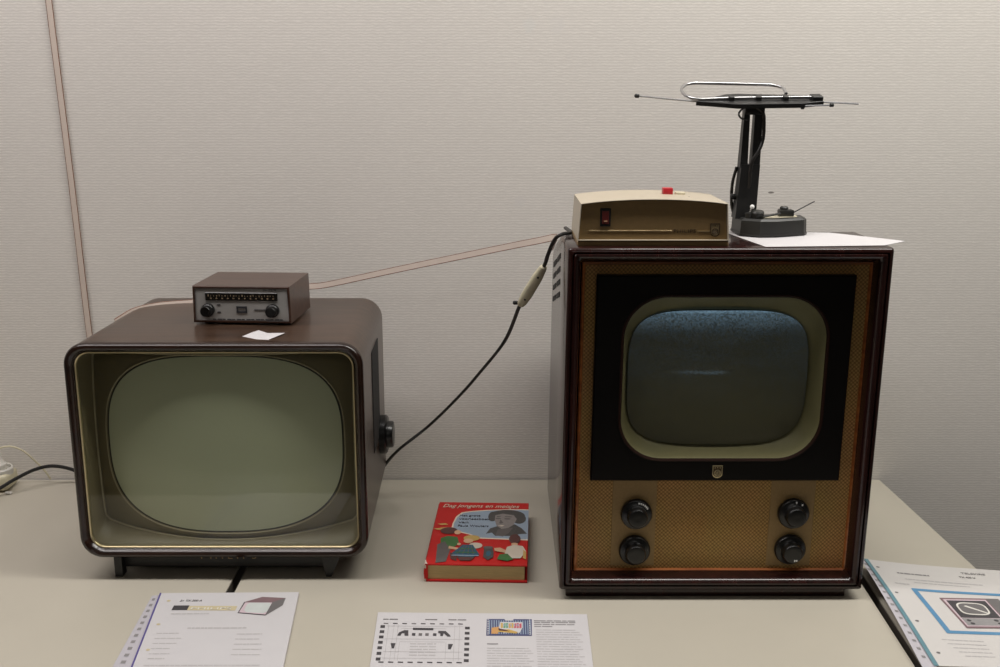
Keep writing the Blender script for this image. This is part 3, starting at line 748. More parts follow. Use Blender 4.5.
bm = bmesh.new(); lathe(bm, [(.0005, -.004), (.0030, -.003), (.0034, .002), (.001, .004)], (-0.2055, 0.012, 0.2053), (-1, 0, 0.1), 12); obj('rod_tip', bm, 'black', AN); bm = bmesh.new(); lathe(bm, [(.0005, -.003), (.0028, -.002), (.0028, .003), (.001, .004)], (0.074, -0.026, 0.1925), (1, 0, 0), 12); obj('rod_tip', bm, 'black', AN); bm = bmesh.new(); lathe(bm, [(.0005, -.003), (.0028, -.002), (.0028, .002), (.001, .003)], (0.034, -0.02, 0.1890), (1, 0, 0), 12); obj('rod_tip', bm, 'black', AN)
bm = bmesh.new(); tube(bm, smooth_path([(-0.030, -0.010, 0.189), (-0.021, -0.012, 0.180), (-0.0185, -0.010, 0.160), (-0.0185, -0.008, 0.142), (-0.0245, -0.010, 0.125), (-0.034, -0.011, 0.108), (-0.036, -0.010, 0.07)]), 0.0026, 8)
tube(bm, smooth_path([(-0.050, -0.006, 0.188), (-0.056, -0.006, 0.180), (-0.052, -0.006, 0.173), (-0.042, -0.006, 0.171)]), 0.0015, 6)
tube(bm, smooth_path([(-0.050, 0.016, 0.10), (-0.055, 0.018, 0.075), (-0.055, 0.018, 0.045), (-0.050, 0.018, 0.026)]), 0.0025, 6); obj('lead', bm, 'cable', AN)
bm = bmesh.new(); lathe(bm, [(.009, 0), (.0095, .002), (.0095, .010), (.008, .012), (.001, .0122)], (-0.024, -0.022, 0.026), (0, -0.15, 1), 20); lathe(bm, [(.006, 0), (.0065, .008), (.002, .0095)], (-0.036, -0.020, 0.026), (0, 0, 1), 16); obj('knob', bm, 'ant_base', AN)
bm = bmesh.new(); box(bm, 0.014, 0.036, -0.006, 0.012, 0.0265, 0.0370, 0, 0.002); lathe(bm, [(.006, 0), (.0065, .003), (.005, .005)], (0.022, 0.003, 0.0365), (0, 0, 1), 14); obj('terminal_block', bm, 'ant_base', AN)
bm = bmesh.new(); tube(bm, [(0.034, -0.004, 0.0325), (0.064, -0.010, 0.0505)], 0.0009, 6); tube(bm, [(-0.020, -0.026, 0.0285), (0.016, -0.004, 0.0315)], 0.0018, 6); obj('tuning_pin', bm, 'black', AN)
bm = bmesh.new(); lathe(bm, [(.0004, -.003), (.0032, -.0015), (.0034, .001), (.0004, .003)], (-0.0335, -0.026, 0.0440), (0, -1, 0.2), 14); tube(bm, [(-0.0335, -0.024, 0.0440), (-0.034, -0.016, 0.034)], 0.0012, 6); obj('white_bead', bm, 'white_mark', AN)

# ------------------------------------------------------------------ the book
BK = thing('book', (-0.0330, 1.6520, T), 'thick red hardback book with a blue panel and a portrait', 'book', -2.0)
bw, bh, bt = 0.0802, 0.1265, 0.0305
bm = bmesh.new(); box(bm, -bw, bw, -bh, bh, bt - .0028, bt, 0, 0.0006, 1); obj('front_cover', bm, 'book_red', BK)
bm = bmesh.new(); box(bm, -bw, bw, -bh, bh, 0, .0036, 0, 0.0006, 1); obj('back_cover', bm, 'book_red', BK)
bm = bmesh.new()
loft(bm, [[(-bw + .002, s, 0), (-bw - .0015, s, .004), (-bw - .0025, s, bt / 2), (-bw - .0015, s, bt - .004), (-bw + .002, s, bt), (-bw + .004, s, bt - .003), (-bw + .004, s, .003)] for s in (-bh, bh)], True, True); obj('spine', bm, 'book_red', BK)
bm = bmesh.new()
for (x0, x1, y, z0, z1) in ((-bw - .0022, -bw + .001, -bh - .0002, .001, .005), (-bw - .0022, -bw + .0015, -bh - .0002, .023, .0285)):
    box(bm, x0, x1, y, y + .004, z0, z1)
face(bm, [(-bw - .001, -bh, bt + .0002), (-bw + .004, -bh, bt + .0002), (-bw + .002, -bh + .006, bt + .0002), (-bw, -bh + .014, bt + .0002), (-bw - .001, -bh + .016, bt + .0002)])
obj('worn_corner', bm, 'book_wear', BK, 0)
bm = bmesh.new(); box(bm, -bw + .003, bw - .0045, -bh + .0035, bh - .0035, .0036, bt - .0028); obj('page_block', bm, 'pages', BK, 0)
# the printed cover: one mesh of flat shapes, u to the right and v downward on the board
def uv(Lx, Ly, z): return lambda u, v, dz=0: (-Lx + 2 * Lx * u, Ly - 2 * Ly * v, z + dz)
P = uv(bw, bh, bt + 0.0003)
mats = ['book_blue', 'book_cream', 'b_hair', 'b_skin', 'b_shade', 'b_green', 'b_yellow', 'b_teal', 'b_flesh', 'b_white', 'b_brown']
ix = {n: i for i, n in enumerate(mats)}
bm = bmesh.new()
layer = [0]
def shp(pts, m, asp=1):
    layer[0] += 1
    face(bm, [P(u, v, layer[0] * 0.00003) for u, v in reversed(pts)], ix[m])
def ell(cu, cv, ru, rv, m, a0=0, a1=360, rot=0):
    n = 18; pts = []
    for k in range(n):
        a = R(a0 + (a1 - a0) * k / (n - 1 if a1 - a0 < 360 else n)); x, y = ru * math.cos(a), rv * math.sin(a)
        c, s = math.cos(R(rot)), math.sin(R(rot)); pts.append((cu + x * c - y * s * 1.0, cv + x * s + y * c))
    # face must run clockwise in u,v to look upward
    ar = sum(pts[i][0] * pts[(i + 1) % n][1] - pts[(i + 1) % n][0] * pts[i][1] for i in range(n))
    shp(pts if ar > 0 else pts[::-1], m)
def pol(pts, m):
    n = len(pts); ar = sum(pts[i][0] * pts[(i + 1) % n][1] - pts[(i + 1) % n][0] * pts[i][1] for i in range(n))
    shp(pts if ar > 0 else pts[::-1], m)
pol([(1.0, .118), (.80, .116), (.55, .135), (.37, .160), (.27, .185), (.215, .26), (.192, .38), (.190, .47), (.22, .50), (.40, .56), (.46, .615), (1.0, .635)], 'book_cream')
pol([(1.0, .133), (.80, .130), (.56, .149), (.38, .174), (.285, .20), (.232, .27), (.207, .38), (.208, .46), (.24, .49), (.41, .55), (.47, .598), (1.0, .618)], 'book_blue')
pol([(.56, .54), (.60, .45), (.70, .40), (.86, .38), (.93, .44), (.99, .53), (.90, .54), (.86, .57), (.66, .57), (.62, .52)], 'b_hair')
pol([(.66, .56), (.68, .47), (.76, .43), (.84, .44), (.80, .52), (.74, .58)], 'b_shade')
ell(.765, .235, .20, .105, 'b_hair'); ell(.90, .285, .075, .085, 'b_hair'); ell(.615, .25, .05, .085, 'b_hair')
pol([(.64, .23), (.72, .20), (.84, .225), (.875, .29), (.845, .385), (.79, .44), (.72, .46), (.665, .41), (.64, .32)], 'b_skin')
ell(.675, .285, .030, .012, 'b_shade'); ell(.775, .29, .036, .012, 'b_shade'); pol([(.70, .30), (.735, .36), (.70, .375), (.69, .36)], 'b_shade'); pol([(.675, .405), (.75, .398), (.72, .418)], 'book_cream')
pol([(.655, .25), (.70, .242), (.70, .252), (.66, .262)], 'b_hair'); pol([(.745, .25), (.82, .25), (.82, .262), (.745, .262)], 'b_hair')
# four children round a pot, as loose shapes
for (u, v) in ((.08, .39), (.05, .47), (.12, .455)): pol([(u - .05, v), (u + .04, v - .012), (u + .07, v + .012), (u, v + .02)], 'b_yellow')
ell(.17, .50, .09, .055, 'b_brown'); ell(.265, .525, .035, .035, 'b_flesh')
pol([(.10, .62), (.17, .585), (.27, .60), (.30, .70), (.22, .80), (.12, .78)], 'b_green'); pol([(.08, .72), (.15, .67), (.22, .80), (.20, .97), (.10, .99)], 'b_shade')
pol([(.20, .74), (.31, .77), (.30, .80), (.20, .78)], 'b_flesh'); pol([(.22, .84), (.30, .86), (.30, .96), (.24, .93)], 'b_brown')
ell(.42, .615, .085, .045, 'b_yellow'); ell(.39, .66, .05, .035, 'b_flesh'); ell(.47, .73, .070, .045, 'b_white')
pol([(.34, .72), (.44, .72), (.52, .86), (.46, .905), (.32, .90), (.24, .85)], 'b_teal')
for k in range(4): pol([(.29 + .055 * k, .86), (.302 + .055 * k, .86), (.362 + .022 * k, .73), (.354 + .022 * k, .73)], 'b_shade')
for v_ in (.775, .83, .875): pol([(.36 - (v_ - .72) * .75, v_), (.43 + (v_ - .72) * .55, v_), (.43 + (v_ - .72) * .55, v_ + .012), (.36 - (v_ - .72) * .75, v_ + .012)], 'book_blue' if v_ > .85 else 'b_green'); pol([(.29, .90), (.48, .905), (.44, .955), (.34, .955)], 'b_brown')
ell(.30, .715, .020, .02, 'b_flesh')
pol([(.56, .76), (.64, .76), (.66, .82), (.66, .90), (.61, .945), (.56, .90)], 'b_hair'); ell(.60, .76, .05, .02, 'b_shade'); ell(.61, .85, .025, .04, 'b_teal')
pol([(.66, .77), (.72, .76), (.80, .81), (.79, .84), (.67, .81)], 'b_flesh')
ell(.865, .625, .060, .075, 'b_brown'); ell(.865, .705, .035, .02, 'b_flesh')
pol([(.79, .75), (.86, .715), (.95, .735), (.985, .81), (.93, .915), (.83, .915), (.77, .86)], 'b_white'); pol([(.72, .86), (.80, .85), (.86, .93), (.80, .955), (.70, .93)], 'b_green')
pol([(.955, .79), (.985, .82), (.985, .93), (.955, .91)], 'b_yellow')
flat('cover_picture', bm, mats, BK)
ROTZ = Matrix.Identity(4)
def on_board(u, v, dz=0.0012): return Matrix.Translation(P(u, v, dz))
text('title_lettering', 'Dag jongens en meisjes', 0.021, 'book_cream', BK, on_board(.050, .100, .0004), 0.136, shear=.35)
for k, (s, wd) in enumerate((('Het grote', .036), ('voorleesboek', .053), ('van', .017), ('Paula Wouters', .052))):
    text('subtitle_lettering', s, 0.0115, 'print_dark', BK, on_board(.255, .258 + k * .058, .0006), wd)

# ------------------------------------------------------------------ papers on the tables
class Sheet:
    """a page on the table: bilinear between its four corners (TL, TR, BR, BL), with a curl height"""
    def __init__(s, name, quad, z, label, cat, thick=0.003, pm='paper', curl=None, group=None):
        s.q = [Vector((x, y)) for x, y in quad]
        s.c = sum(s.q, Vector((0, 0))) / 4
        s.curl = curl or (lambda u, v: 0)
        s.root = thing(name, (s.c.x, s.c.y, T), label, cat, 0, group)
        s.z = z; s.thick = thick
        nu, nv = 12, 14; bm = bmesh.new()
        g = [[bm.verts.new(s.p(u / nu, v / nv)) for u in range(nu + 1)] for v in range(nv + 1)]
        h = [[bm.verts.new(Vector(s.p(u / nu, v / nv)) - Vector((0, 0, thick if thick < s.z else s.z))) for u in range(nu + 1)] for v in range(nv + 1)]
        for v in range(nv):
            for u in range(nu):
                bm.faces.new((g[v][u], g[v + 1][u], g[v + 1][u + 1], g[v][u + 1])); bm.faces.new((h[v][u], h[v][u + 1], h[v + 1][u + 1], h[v + 1][u]))
        for u in range(nu):
            bm.faces.new((g[0][u], g[0][u + 1], h[0][u + 1], h[0][u])); bm.faces.new((g[nv][u], h[nv][u], h[nv][u + 1], g[nv][u + 1]))
        for v in range(nv):
            bm.faces.new((g[v][0], h[v][0], h[v + 1][0], g[v + 1][0])); bm.faces.new((g[v][nu], g[v + 1][nu], h[v + 1][nu], h[v][nu]))
        obj('page', bm, pm, s.root, 40)
    def p(s, u, v, dz=0):
        a, b, c, d = s.q
        r = a * (1 - u) * (1 - v) + b * u * (1 - v) + c * u * v + d * (1 - u) * v - s.c
        return (r.x, r.y, s.z + s.curl(u, v) + dz)
    def quad(s, bm, pts, mi=0, dz=0.0003):
        n = len(pts); ar = sum(pts[i][0] * pts[(i + 1) % n][1] - pts[(i + 1) % n][0] * pts[i][1] for i in range(n))
        pts = pts if ar < 0 else pts[::-1]
        face(bm, [s.p(u, v, dz) for u, v in pts], mi)
    def line(s, bm, u0, u1, v, h, mi=0, dz=0.0003, v1=None):
        v1 = v if v1 is None else v1; n = 6
        for k in range(n):
            a, b = u0 + (u1 - u0) * k / n, u0 + (u1 - u0) * (k + 1) / n
            va, vb = v + (v1 - v) * k / n, v + (v1 - v) * (k + 1) / n
            s.quad(bm, [(a, va - h / 2), (b, vb - h / 2), (b, vb + h / 2), (a, va + h / 2)], mi, dz)
    def vline(s, bm, u, v0, v1, wd, mi=0, dz=0.0003, u1=None):
        u1 = u if u1 is None else u1; n = 10
        for k in range(n):
            a, b = v0 + (v1 - v0) * k / n, v0 + (v1 - v0) * (k + 1) / n
            ua, ub = u + (u1 - u) * k / n, u + (u1 - u) * (k + 1) / n
            s.quad(bm, [(ua - wd / 2, a), (ua + wd / 2, a), (ub + wd / 2, b), (ub - wd / 2, b)], mi, dz)
    def words(s, bm, u0, u1, v, h, mi=0, dz=0.0003, seed=1):
        rnd = random.Random(seed); u = u0
        while u < u1 - .008:
            e = min(u + rnd.uniform(.015, .06), u1)
            s.quad(bm, [(u, v - h / 2), (e, v - h / 2), (e, v + h / 2), (u, v + h / 2)], mi, dz); u = e + .0045
    def text(s, name, txt, u, v, width, size, m, dz=0.0005, shear=0):
        a = Vector(s.p(u, v)); b = Vector(s.p(u + .1, v)); ang = math.atan2(b.y - a.y, b.x - a.x)
        return text(name, txt, size, m, s.root, Matrix.Translation(s.p(u, v, dz)) @ Matrix.Rotation(ang, 4, 'Z'), width, shear)

# left: stapled sheets in a plastic pocket
S = Sheet('document_pocket', [(-.5205, 1.4812), (-.3083, 1.4845), (-.283, 1.187 + .006), (-.483, 1.187 + .006)], 0.0045, 'white printed sheets in a plastic pocket below the rounded television', 'document', 0.0045, 'paper')
bm = bmesh.new()
S.quad(bm, [(-.055, .01), (0.0, 0.0), (0.0, 1.0), (-.16, 1.0)], 0, -0.0030); obj('punched_strip', bm, 'pocket', S.root, 0)
bm = bmesh.new()
for k in range(15):
    v = .05 + k * .062; ww = .010 + .0006 * k; cu = -.030 - .055 * v
    S.quad(bm, [(cu - ww, v - .010), (cu + ww, v - .010), (cu + ww * .8, v + .014), (cu - ww * 1.2, v + .014)], 0, -0.0025)
obj('strip_holes', bm, 'ink_soft', S.root, 0)
bm = bmesh.new(); S.vline(bm, .006, 0, 1, .012, 0, 0.0004); obj('stripe', bm, 'violet', S.root, 0)
for (u, v) in ((.085, .088), (.075, .335), (.07, .58)):
    bm = bmesh.new(); S.quad(bm, [(u + .014 * math.cos(R(a)), v + .010 * math.sin(R(a))) for a in range(0, 360, 30)], 0); obj('punch_hole', bm, 'tan', S.root, 0)
mats = ['print_dark', 'tan', 'print_plum', 'print_mint', 'print_mid', 'print_pink', 'print_white']
bm = bmesh.new()
S.quad(bm, [(.135, .140), (.245, .140), (.238, .190), (.128, .190)], 0); S.quad(bm, [(.245, .145), (.585, .150), (.580, .198), (.238, .192)], 1)
# the little drawn television
S.quad(bm, [(.625, .108), (.745, .052), (.915, .066), (.825, .112)], 2); S.quad(bm, [(.825, .112), (.915, .066), (.905, .145), (.80, .252)], 4)
S.quad(bm, [(.625, .108), (.828, .112), (.80, .252), (.600, .225)], 0)
S.quad(bm, [(.634, .113), (.826, .116), (.799, .243), (.608, .219)], 5, .0005)
S.quad(bm, [(.652, .130), (.672, .118), (.806, .120), (.820, .132), (.806, .212), (.782, .230), (.660, .218), (.640, .195)], 3, .0006)
flat('printed_picture', bm, mats, S.root)
S.text('lettering', 'PHILIPS', .262, .187, .060, .0085, 'print_white', .0007)
S.text('lettering', '21 TX 200 A', .165, .098, .033, .0075, 'print_mid', .0005, .2)
bm = bmesh.new()
S.words(bm, .135, .40, .228, .012, seed=3); S.words(bm, .285, .69, .375, .012, seed=4)
for k in range(5):
    v = .425 + k * .048
    S.words(bm, .085, .22 + .07 * random.random(), v, .006, seed=10 + k); S.words(bm, .635, .80 + .06 * random.random(), v + .01, .007, seed=20 + k)
S.words(bm, .09, .2, .66, .010, seed=5)
for k in range(8): S.words(bm, .08, .85, .72 + k * .034, .006, seed=30 + k)
flat('printed_text', bm, 'ink_faint', S.root)

# middle: laminated sheet with a plan on the left half
S = Sheet('laminated_sheet', [(-.1805, 1.4252), (.1282, 1.4191), (.1235, 1.208), (-.172, 1.211)], 0.0022, 'laminated sheet with a dashed plan and colour picture in the middle of the table front', 'document', 0.0022, 'paper')
mats = ['print_dark', 'ink_faint', 'print_mid']
bm = bmesh.new()
for k in range(7):
    v = .18 + k * .069
    S.quad(bm, [(.022, v), (.043, v), (.043, v + .036), (.022, v + .036)]); S.quad(bm, [(.420, v + .012), (.442, v + .012), (.442, v + .046), (.420, v + .046)])
for k in range(9):
    u = .035 + k * .044
    S.quad(bm, [(u, .148), (u + .022, .150), (u + .022, .163), (u, .161)], 0 if k % 3 else 2); S.quad(bm, [(u, .640), (u + .024, .642), (u + .024, .656), (u, .654)])
S.quad(bm, [(.176, .212), (.272, .214), (.272, .243), (.176, .241)])
for u in (.174, .205, .236, .272): S.quad(bm, [(u, .282), (u + .016, .283), (u + .016, .318), (u, .316)], 0 if u > .25 or u < .18 else 2)
S.quad(bm, [(.106, .318), (.112, .275), (.135, .245), (.155, .245), (.158, .318), (.140, .318), (.138, .285), (.126, .288), (.122, .318)])
S.quad(bm, [(.296, .250), (.330, .252), (.350, .300), (.355, .325), (.340, .325), (.322, .282), (.318, .318), (.306, .318), (.306, .285), (.296, .28)])
S.quad(bm, [(.080, .415), (.103, .415), (.098, .480), (.088, .480)]); S.quad(bm, [(.345, .420), (.368, .420), (.358, .486), (.346, .486)])
for u in (.06, .085, .105, .372, .395): S.vline(bm, u, .17, .63, .0018, 1)
for v in (.19, .36, .52, .60): S.line(bm, .05, .41, v, .004, 1)
S.line(bm, .12, .33, .22, .003, 1); S.line(bm, .12, .33, .395, .003, 1); S.vline(bm, .12, .40, .63, .0018, 1); S.vline(bm, .335, .40, .63, .0018, 1)
for k in range(5): S.words(bm, .17, .29, .42 + k * .035, .010, 1, seed=60 + k)
for (a, b) in ((.03, .11), (.23, .29), (.34, .43)): S.words(bm, a, b, .098, .012, 2, seed=int(a * 100))
S.words(bm, .14, .32, .71, .014, 1, seed=8)
flat('printed_plan', bm, mats, S.root)
mats = ['lam_navy', 'paper', 'lam_orange', 'lam_red', 'lam_green', 'b_yellow', 'book_blue', 'b_brown']
bm = bmesh.new()
S.quad(bm, [(.522, .082), (.735, .080), (.732, .306), (.520, .308)], 0)
for k in range(18):
    u = .532 + k * .0113; S.quad(bm, [(u, .10), (u + .0045, .10), (u + .0045, .288), (u, .288)], 6, .0005)
S.quad(bm, [(.585, .125), (.690, .125), (.690, .20), (.675, .27), (.600, .275), (.580, .20)], 1, .0006)
for k, c in enumerate((5, 4, 4, 2, 5, 3, 3, 3)): S.quad(bm, [(.588 + k * .0125, .14 + .01 * (k % 2)), (.598 + k * .0125, .14), (.598 + k * .0125, .205), (.588 + k * .0125, .21)], c, .0008)
for k in range(5): S.quad(bm, [(.600 + k * .0165, .155), (.606 + k * .0165, .155), (.606 + k * .0165, .185), (.600 + k * .0165, .185)], 6, .0009)
S.quad(bm, [(.545, .205), (.580, .19), (.575, .285), (.543, .285)], 2, .0007); S.quad(bm, [(.575, .235), (.625, .225), (.668, .262), (.660, .282), (.60, .265), (.573, .262)], 5, .0009); S.quad(bm, [(.575, .215), (.61, .232), (.63, .255), (.58, .245)], 7, .0010)
S.quad(bm, [(.605, .083), (.650, .083), (.645, .105), (.610, .105)], 1, .0007)
for k in range(9):
    v = .09 + k * .024
    for u in (.525, .721): S.quad(bm, [(u, v), (u + .006, v), (u + .006, v + .012), (u, v + .012)], 1, .0006)
flat('printed_picture', bm, mats, S.root)
bm = bmesh.new()
for k in range(2): S.words(bm, .745, .94, .10 + k * .022, .013, 0, seed=70 + k)
S.words(bm, .745, .935, .150, .012, 0, seed=75); S.words(bm, .745, .83, .178, .012, 0, seed=76)
S.words(bm, .524, .575, .414, .014, 0, seed=77)
flat('printed_heading', bm, 'ink_soft', S.root)
bm = bmesh.new()
for k in range(22):
    S.words(bm, .752, .955 + .012 * (k % 3 - 1), .225 + k * .031, .008, 0, seed=80 + k)
    if k < 17: S.words(bm, .524, .725 + .01 * (k % 3 - 1), .468 + k * .031, .008, 0, seed=120 + k)
flat('printed_text', bm, 'ink_faint', S.root)

# right: thicker bundle in a pocket, half on the right-hand table
def curl(u, v): return 0.004 * math.sin(math.pi * min(max(v, 0), 1)) * (1 - u) + 0.006 * (1 - u) ** 3 * (1 - v)
S = Sheet('document_pocket', [(.5893, 1.5748), (.797, 1.545), (.787, 1.252), (.578, 1.262)], 0.011, 'white printed bundle with a teal stripe and blue-framed drawing, right of the square television', 'document', 0.011, 'paper_warm', curl)
bm = bmesh.new()
n = 10
for k in range(n):
    v0, v1 = k / n * 1.06, (k + 1) / n * 1.06
    wa, wb = -.035 - .05 * v0, -.035 - .05 * v1
    S.quad(bm, [(wa, v0), (0.004, v0), (0.004, v1), (wb, v1)], 0, -.0012)
obj('punched_strip', bm, 'pocket', S.root, 0)
bm = bmesh.new()
for k in range(15):
    v = .06 + k * .062; cu = -.018 - .022 * v
    S.quad(bm, [(cu - .011, v - .008), (cu + .011, v - .006), (cu + .011, v + .010), (cu - .011, v + .008)], 0, -.0007)
obj('strip_holes', bm, 'ink_soft', S.root, 0)
bm = bmesh.new(); S.vline(bm, .006, 0, 1, .030, 0, .0004); obj('stripe', bm, 'teal', S.root, 0)
for (u, v) in ((.055, .089), (.058, .371), (.066, .64), (.07, .90)):
    bm = bmesh.new(); S.quad(bm, [(u + .013 * math.cos(R(a)), v + .008 * math.sin(R(a))) for a in range(0, 360, 30)], 0); obj('punch_hole', bm, 'print_mid', S.root, 0)
mats = ['blue', 'print_grey', 'print_dark', 'print_white', 'print_plum', 'print_mid', 'print_pink']
bm = bmesh.new()
S.line(bm, .195, .95, .318, .026, 0, .0004, .30); S.line(bm, .222, .95, .722, .026, 0, .0004, .70); S.vline(bm, .206, .31, .735, .036, 0, .0005, .232); S.vline(bm, .94, .30, .70, .034, 0, .0005)
def TVp(pts, mi, dz): S.quad(bm, pts, mi, dz)
TVp([(.345, .388), (.680, .358), (.690, .655), (.375, .678)], 4, .0006); TVp([(.362, .402), (.672, .374), (.682, .640), (.388, .662)], 6, .0007)
TVp([(.680, .358), (.77, .352), (.79, .60), (.690, .655)], 5, .0006)
TVp([(.380, .412), (.660, .388), (.668, .560), (.392, .580)], 2, .0009); TVp([(.392, .585), (.670, .565), (.676, .632), (.398, .652)], 1, .0009)
ou = [(.525 + (.105) * math.copysign(abs(math.cos(R(a))) ** .6, math.cos(R(a))), .483 + .062 * math.copysign(abs(math.sin(R(a))) ** .6, math.sin(R(a))) - .08 * (math.cos(R(a)) * .1)) for a in range(0, 360, 12)]
TVp(ou, 3, .0011); TVp([(.525 + (u - .525) * .88, .483 + (v - .483) * .84) for u, v in ou], 5, .0013)
TVp([(.47, .465), (.49, .455), (.60, .515), (.605, .522), (.59, .522)], 3, .0015)
for (u, v) in ((.43, .605), (.44, .632), (.62, .590), (.63, .618)): TVp([(u + .016 * math.cos(R(a)), v + .010 * math.sin(R(a))) for a in range(0, 360, 40)], 2, .0011)
flat('printed_picture', bm, mats, S.root)
bm = bmesh.new(); S.words(bm, .174, .41, .134, .014, seed=200)
flat('printed_heading', bm, 'ink_soft', S.root)
S.text('lettering', 'TELEVISIE', .665, .080, .036, .0075, 'ink_soft', .0006); S.text('lettering', 'TX 400 U', .625, .130, .024, .0070, 'print_mid', .0006)
bm = bmesh.new(); S.words(bm, .20, .75, .20, .010, seed=201); S.words(bm, .25, .65, .232, .008, seed=202); S.words(bm, .10, .20, .262, .012, seed=203)
for k in range(5):
    S.words(bm, .15 + .02 * k, .42, .79 + k * .032, .006, seed=210 + k); S.words(bm, .60, .88, .76 + k * .034, .007, seed=220 + k)
pts = [(.28 + .03 * math.cos(R(a)), .86 + .02 * math.sin(R(a))) for a in range(0, 390, 30)]
flat('printed_text', bm, 'ink_faint', S.root)

# ------------------------------------------------------------------ cables
def ribbon(name, pts, wd, side, label, thick=0.0012):
    """flat twin-lead ribbon: a pale web with a darker wire along each edge"""
    P_ = smooth_path(pts, 10); root = tag(bpy.data.objects.new(name, None), label, 'cable'); C.objects.link(root); root.location = P_[0]
    o0 = Vector(P_[0]); sd = Vector(side).normalized()
    bm = bmesh.new(); loops = []
    for i, p in enumerate(P_):
        d = (P_[min(i + 1, len(P_) - 1)] - P_[max(i - 1, 0)]).normalized(); a = (sd - d * sd.dot(d)).normalized(); nrm = a.cross(d).normalized(); p = p - o0
        loops.append([p + a * wd / 2 + nrm * thick / 2, p - a * wd / 2 + nrm * thick / 2, p - a * wd / 2 - nrm * thick / 2, p + a * wd / 2 - nrm * thick / 2])
    loft(bm, loops, True, True); obj('web', bm, 'ribbon', root, 0)
    for s in (-1, 1):
        bm = bmesh.new(); e = []
        for i, p in enumerate(P_):
            d = (P_[min(i + 1, len(P_) - 1)] - P_[max(i - 1, 0)]).normalized(); a = (sd - d * sd.dot(d)).normalized(); e.append(p - o0 + a * s * wd / 2)
        tube(bm, e, 0.0008, 6); obj('wire', bm, 'ribbon_edge', root)
    return root
ribbon('ribbon_cable', [(-0.8085, WY - .004, 1.80), (-0.8075, WY - .004, 1.66), (-0.797, WY - .004, 1.34), (-0.7895, WY - .004, 1.05), (-0.780, WY - .004, 0.85), (-0.776, WY - .012, T + .03)], 0.0105, (1, 0, 0), 'pale ribbon cable running straight down the wall on the left', )
ribbon('ribbon_cable', [(-0.6485, 1.735, TZ - .011), (-0.630, 1.778, TZ - .0012), (-0.600, 1.808, TZ + .0022), (-0.565, 1.823, TZ + .0030), (-0.50, 1.832, TZ + .006), (-0.42, 1.838, TZ + .014), (-0.345, 1.83, TZ + .0305), (-0.300, 1.815, TZ + .0385), (-0.172, 1.76, 1.2085), (0.0, 1.68, 1.2565), (0.060, 1.650, 1.2730), (0.0870, 1.650, 1.2785), (0.0905, 1.71, 1.266), (0.0905, 1.80, 1.240)], 0.0095, (0, .3, 1), 'pale ribbon cable crossing the wall between the two televisions')

CT = tag(bpy.data.objects.new('inline_cable', None), 'black flat cable with a cream inline switch hanging between the televisions', 'cable'); C.objects.link(CT); CT.location = (-0.0, 1.7, 1.1)
cpts = [(-0.225, 1.90, 0.80), (-0.1880, 1.845, 0.8560), (-0.1300, 1.86, 0.9000), (-0.073, 1.82, 0.9680), (-0.036, 1.79, 1.0190), (0.0086, 1.76, 1.0850), (0.0330, 1.68, 1.1650), (0.0510, 1.66, 1.2060), (0.0690, 1.64, 1.2340), (0.0745, 1.62, 1.2560), (0.0835, 1.60, 1.2820), (0.0945, 1.588, RZ + .0030), (0.1080, 1.60, RZ + .0035), (0.1035, 1.66, RZ + .0030)]
cp = [p - Vector(CT.location) for p in smooth_path(cpts, 10)]
bm = bmesh.new(); tube(bm, cp, 0.0034, 8, flatten=0.8); obj('cord', bm, 'cable', CT)
a_, b_ = Vector((0.0335, 1.677, 1.1640)), Vector((0.0690, 1.639, 1.2340)); bm = bmesh.new()
dv = b_ - a_; pr = [(0, .0045), (.01, .0070), (.06, .0084), (.25, .0103), (.72, .0100), (.92, .0078), (.985, .0066), (1, .004)]
tube(bm, [a_ + dv * t - Vector(CT.location) for t, _ in pr], [r for _, r in pr], 14, flatten=0.8); isw = obj('inline_switch', bm, 'yellowed', CT)
bm = bmesh.new(); sdv = Vector((-.75, -.4, .5)).normalized(); f1 = a_ - Vector(CT.location)
lathe(bm, [(.0015, 0), (.0032, .004), (.0035, .009), (.002, .011)], f1 + dv * .06 + Vector((-.004, 0, 0)), (-1, -.1, .05), 12); obj('switch_button', bm, 'black', isw)
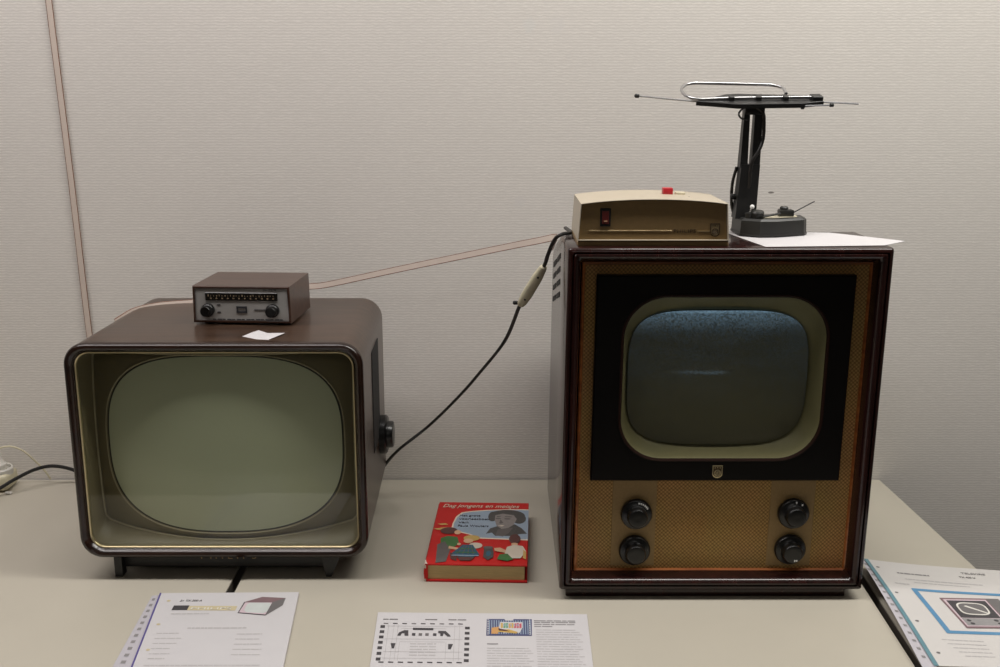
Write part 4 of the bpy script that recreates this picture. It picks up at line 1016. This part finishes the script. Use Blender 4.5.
for t in (.18, .74):
    bm = bmesh.new(); c0 = f1 + dv * t + Vector((.000, -.0088, .000)); lathe(bm, [(.0018, 0), (.0018, .0016), (.0004, .0018)], c0, (0.1, -1, -.05), 10); obj('screw', bm, 'black', isw)

# power cord and socket at the far left
PC = tag(bpy.data.objects.new('power_cord', None), 'black power cord arching across the left table behind the rounded television', 'cable'); C.objects.link(PC); PC.location = (-0.9, 1.9, T)
bm = bmesh.new(); tube(bm, [p - Vector(PC.location) for p in smooth_path([(-1.02, 1.855, T + .004), (-0.962, 1.875, T + .012), (-0.928, 1.90, T + .028), (-0.900, 1.925, T + .038), (-0.872, 1.94, T + .040), (-0.838, 1.945, T + .032), (-0.80, 1.94, T + .018), (-0.70, 1.92, T + .004), (-0.62, 1.92, T + .004)], 10)], 0.0036, 8); obj('cord', bm, 'cable', PC)

SO = thing('socket_block', (-0.973, 1.925, T), 'yellowed white socket block on the table by the wall at far left', 'socket')
bm = bmesh.new(); box(bm, -0.10, 0.030, -0.027, 0.027, 0.003, 0.036, 0, 0.009, 3); obj('body', bm, 'yellowed', SO)
bm = bmesh.new(); lathe(bm, [(.026, .030), (.0265, .041), (.0245, .044), (.0225, .043), (.0215, .0375), (.001, .0370)], (0.004, 0, 0), (0, 0, 1), 36); obj('socket_rim', bm, 'white', SO)
bm = bmesh.new(); box(bm, 0.026, 0.040, -0.034, -0.026, 0.0, 0.005, 0, 0.002, 1); obj('foot', bm, 'white', SO)
PL = thing('mains_plug', (-0.973, 1.925, T + .0376), 'white plug standing in the socket block with a thin lead arching over', 'plug')
bm = bmesh.new(); lathe(bm, [(.0165, 0), (.0185, .003), (.0185, .012), (.0145, .016), (.0115, .024), (.0100, .034), (.006, .038), (.001, .038)], (0, 0, 0), (0, 0, 1), 28); obj('plug_body', bm, 'white', PL)
bm = bmesh.new(); tube(bm, smooth_path([(0, 0, .034), (0.008, .002, .043), (0.029, .005, .046), (0.049, .012, .035), (0.065, .02, .013), (0.078, .028, -.009), (0.088, .033, -.0315)], 8), 0.0018, 8); obj('lead', bm, 'yellowed', PL)
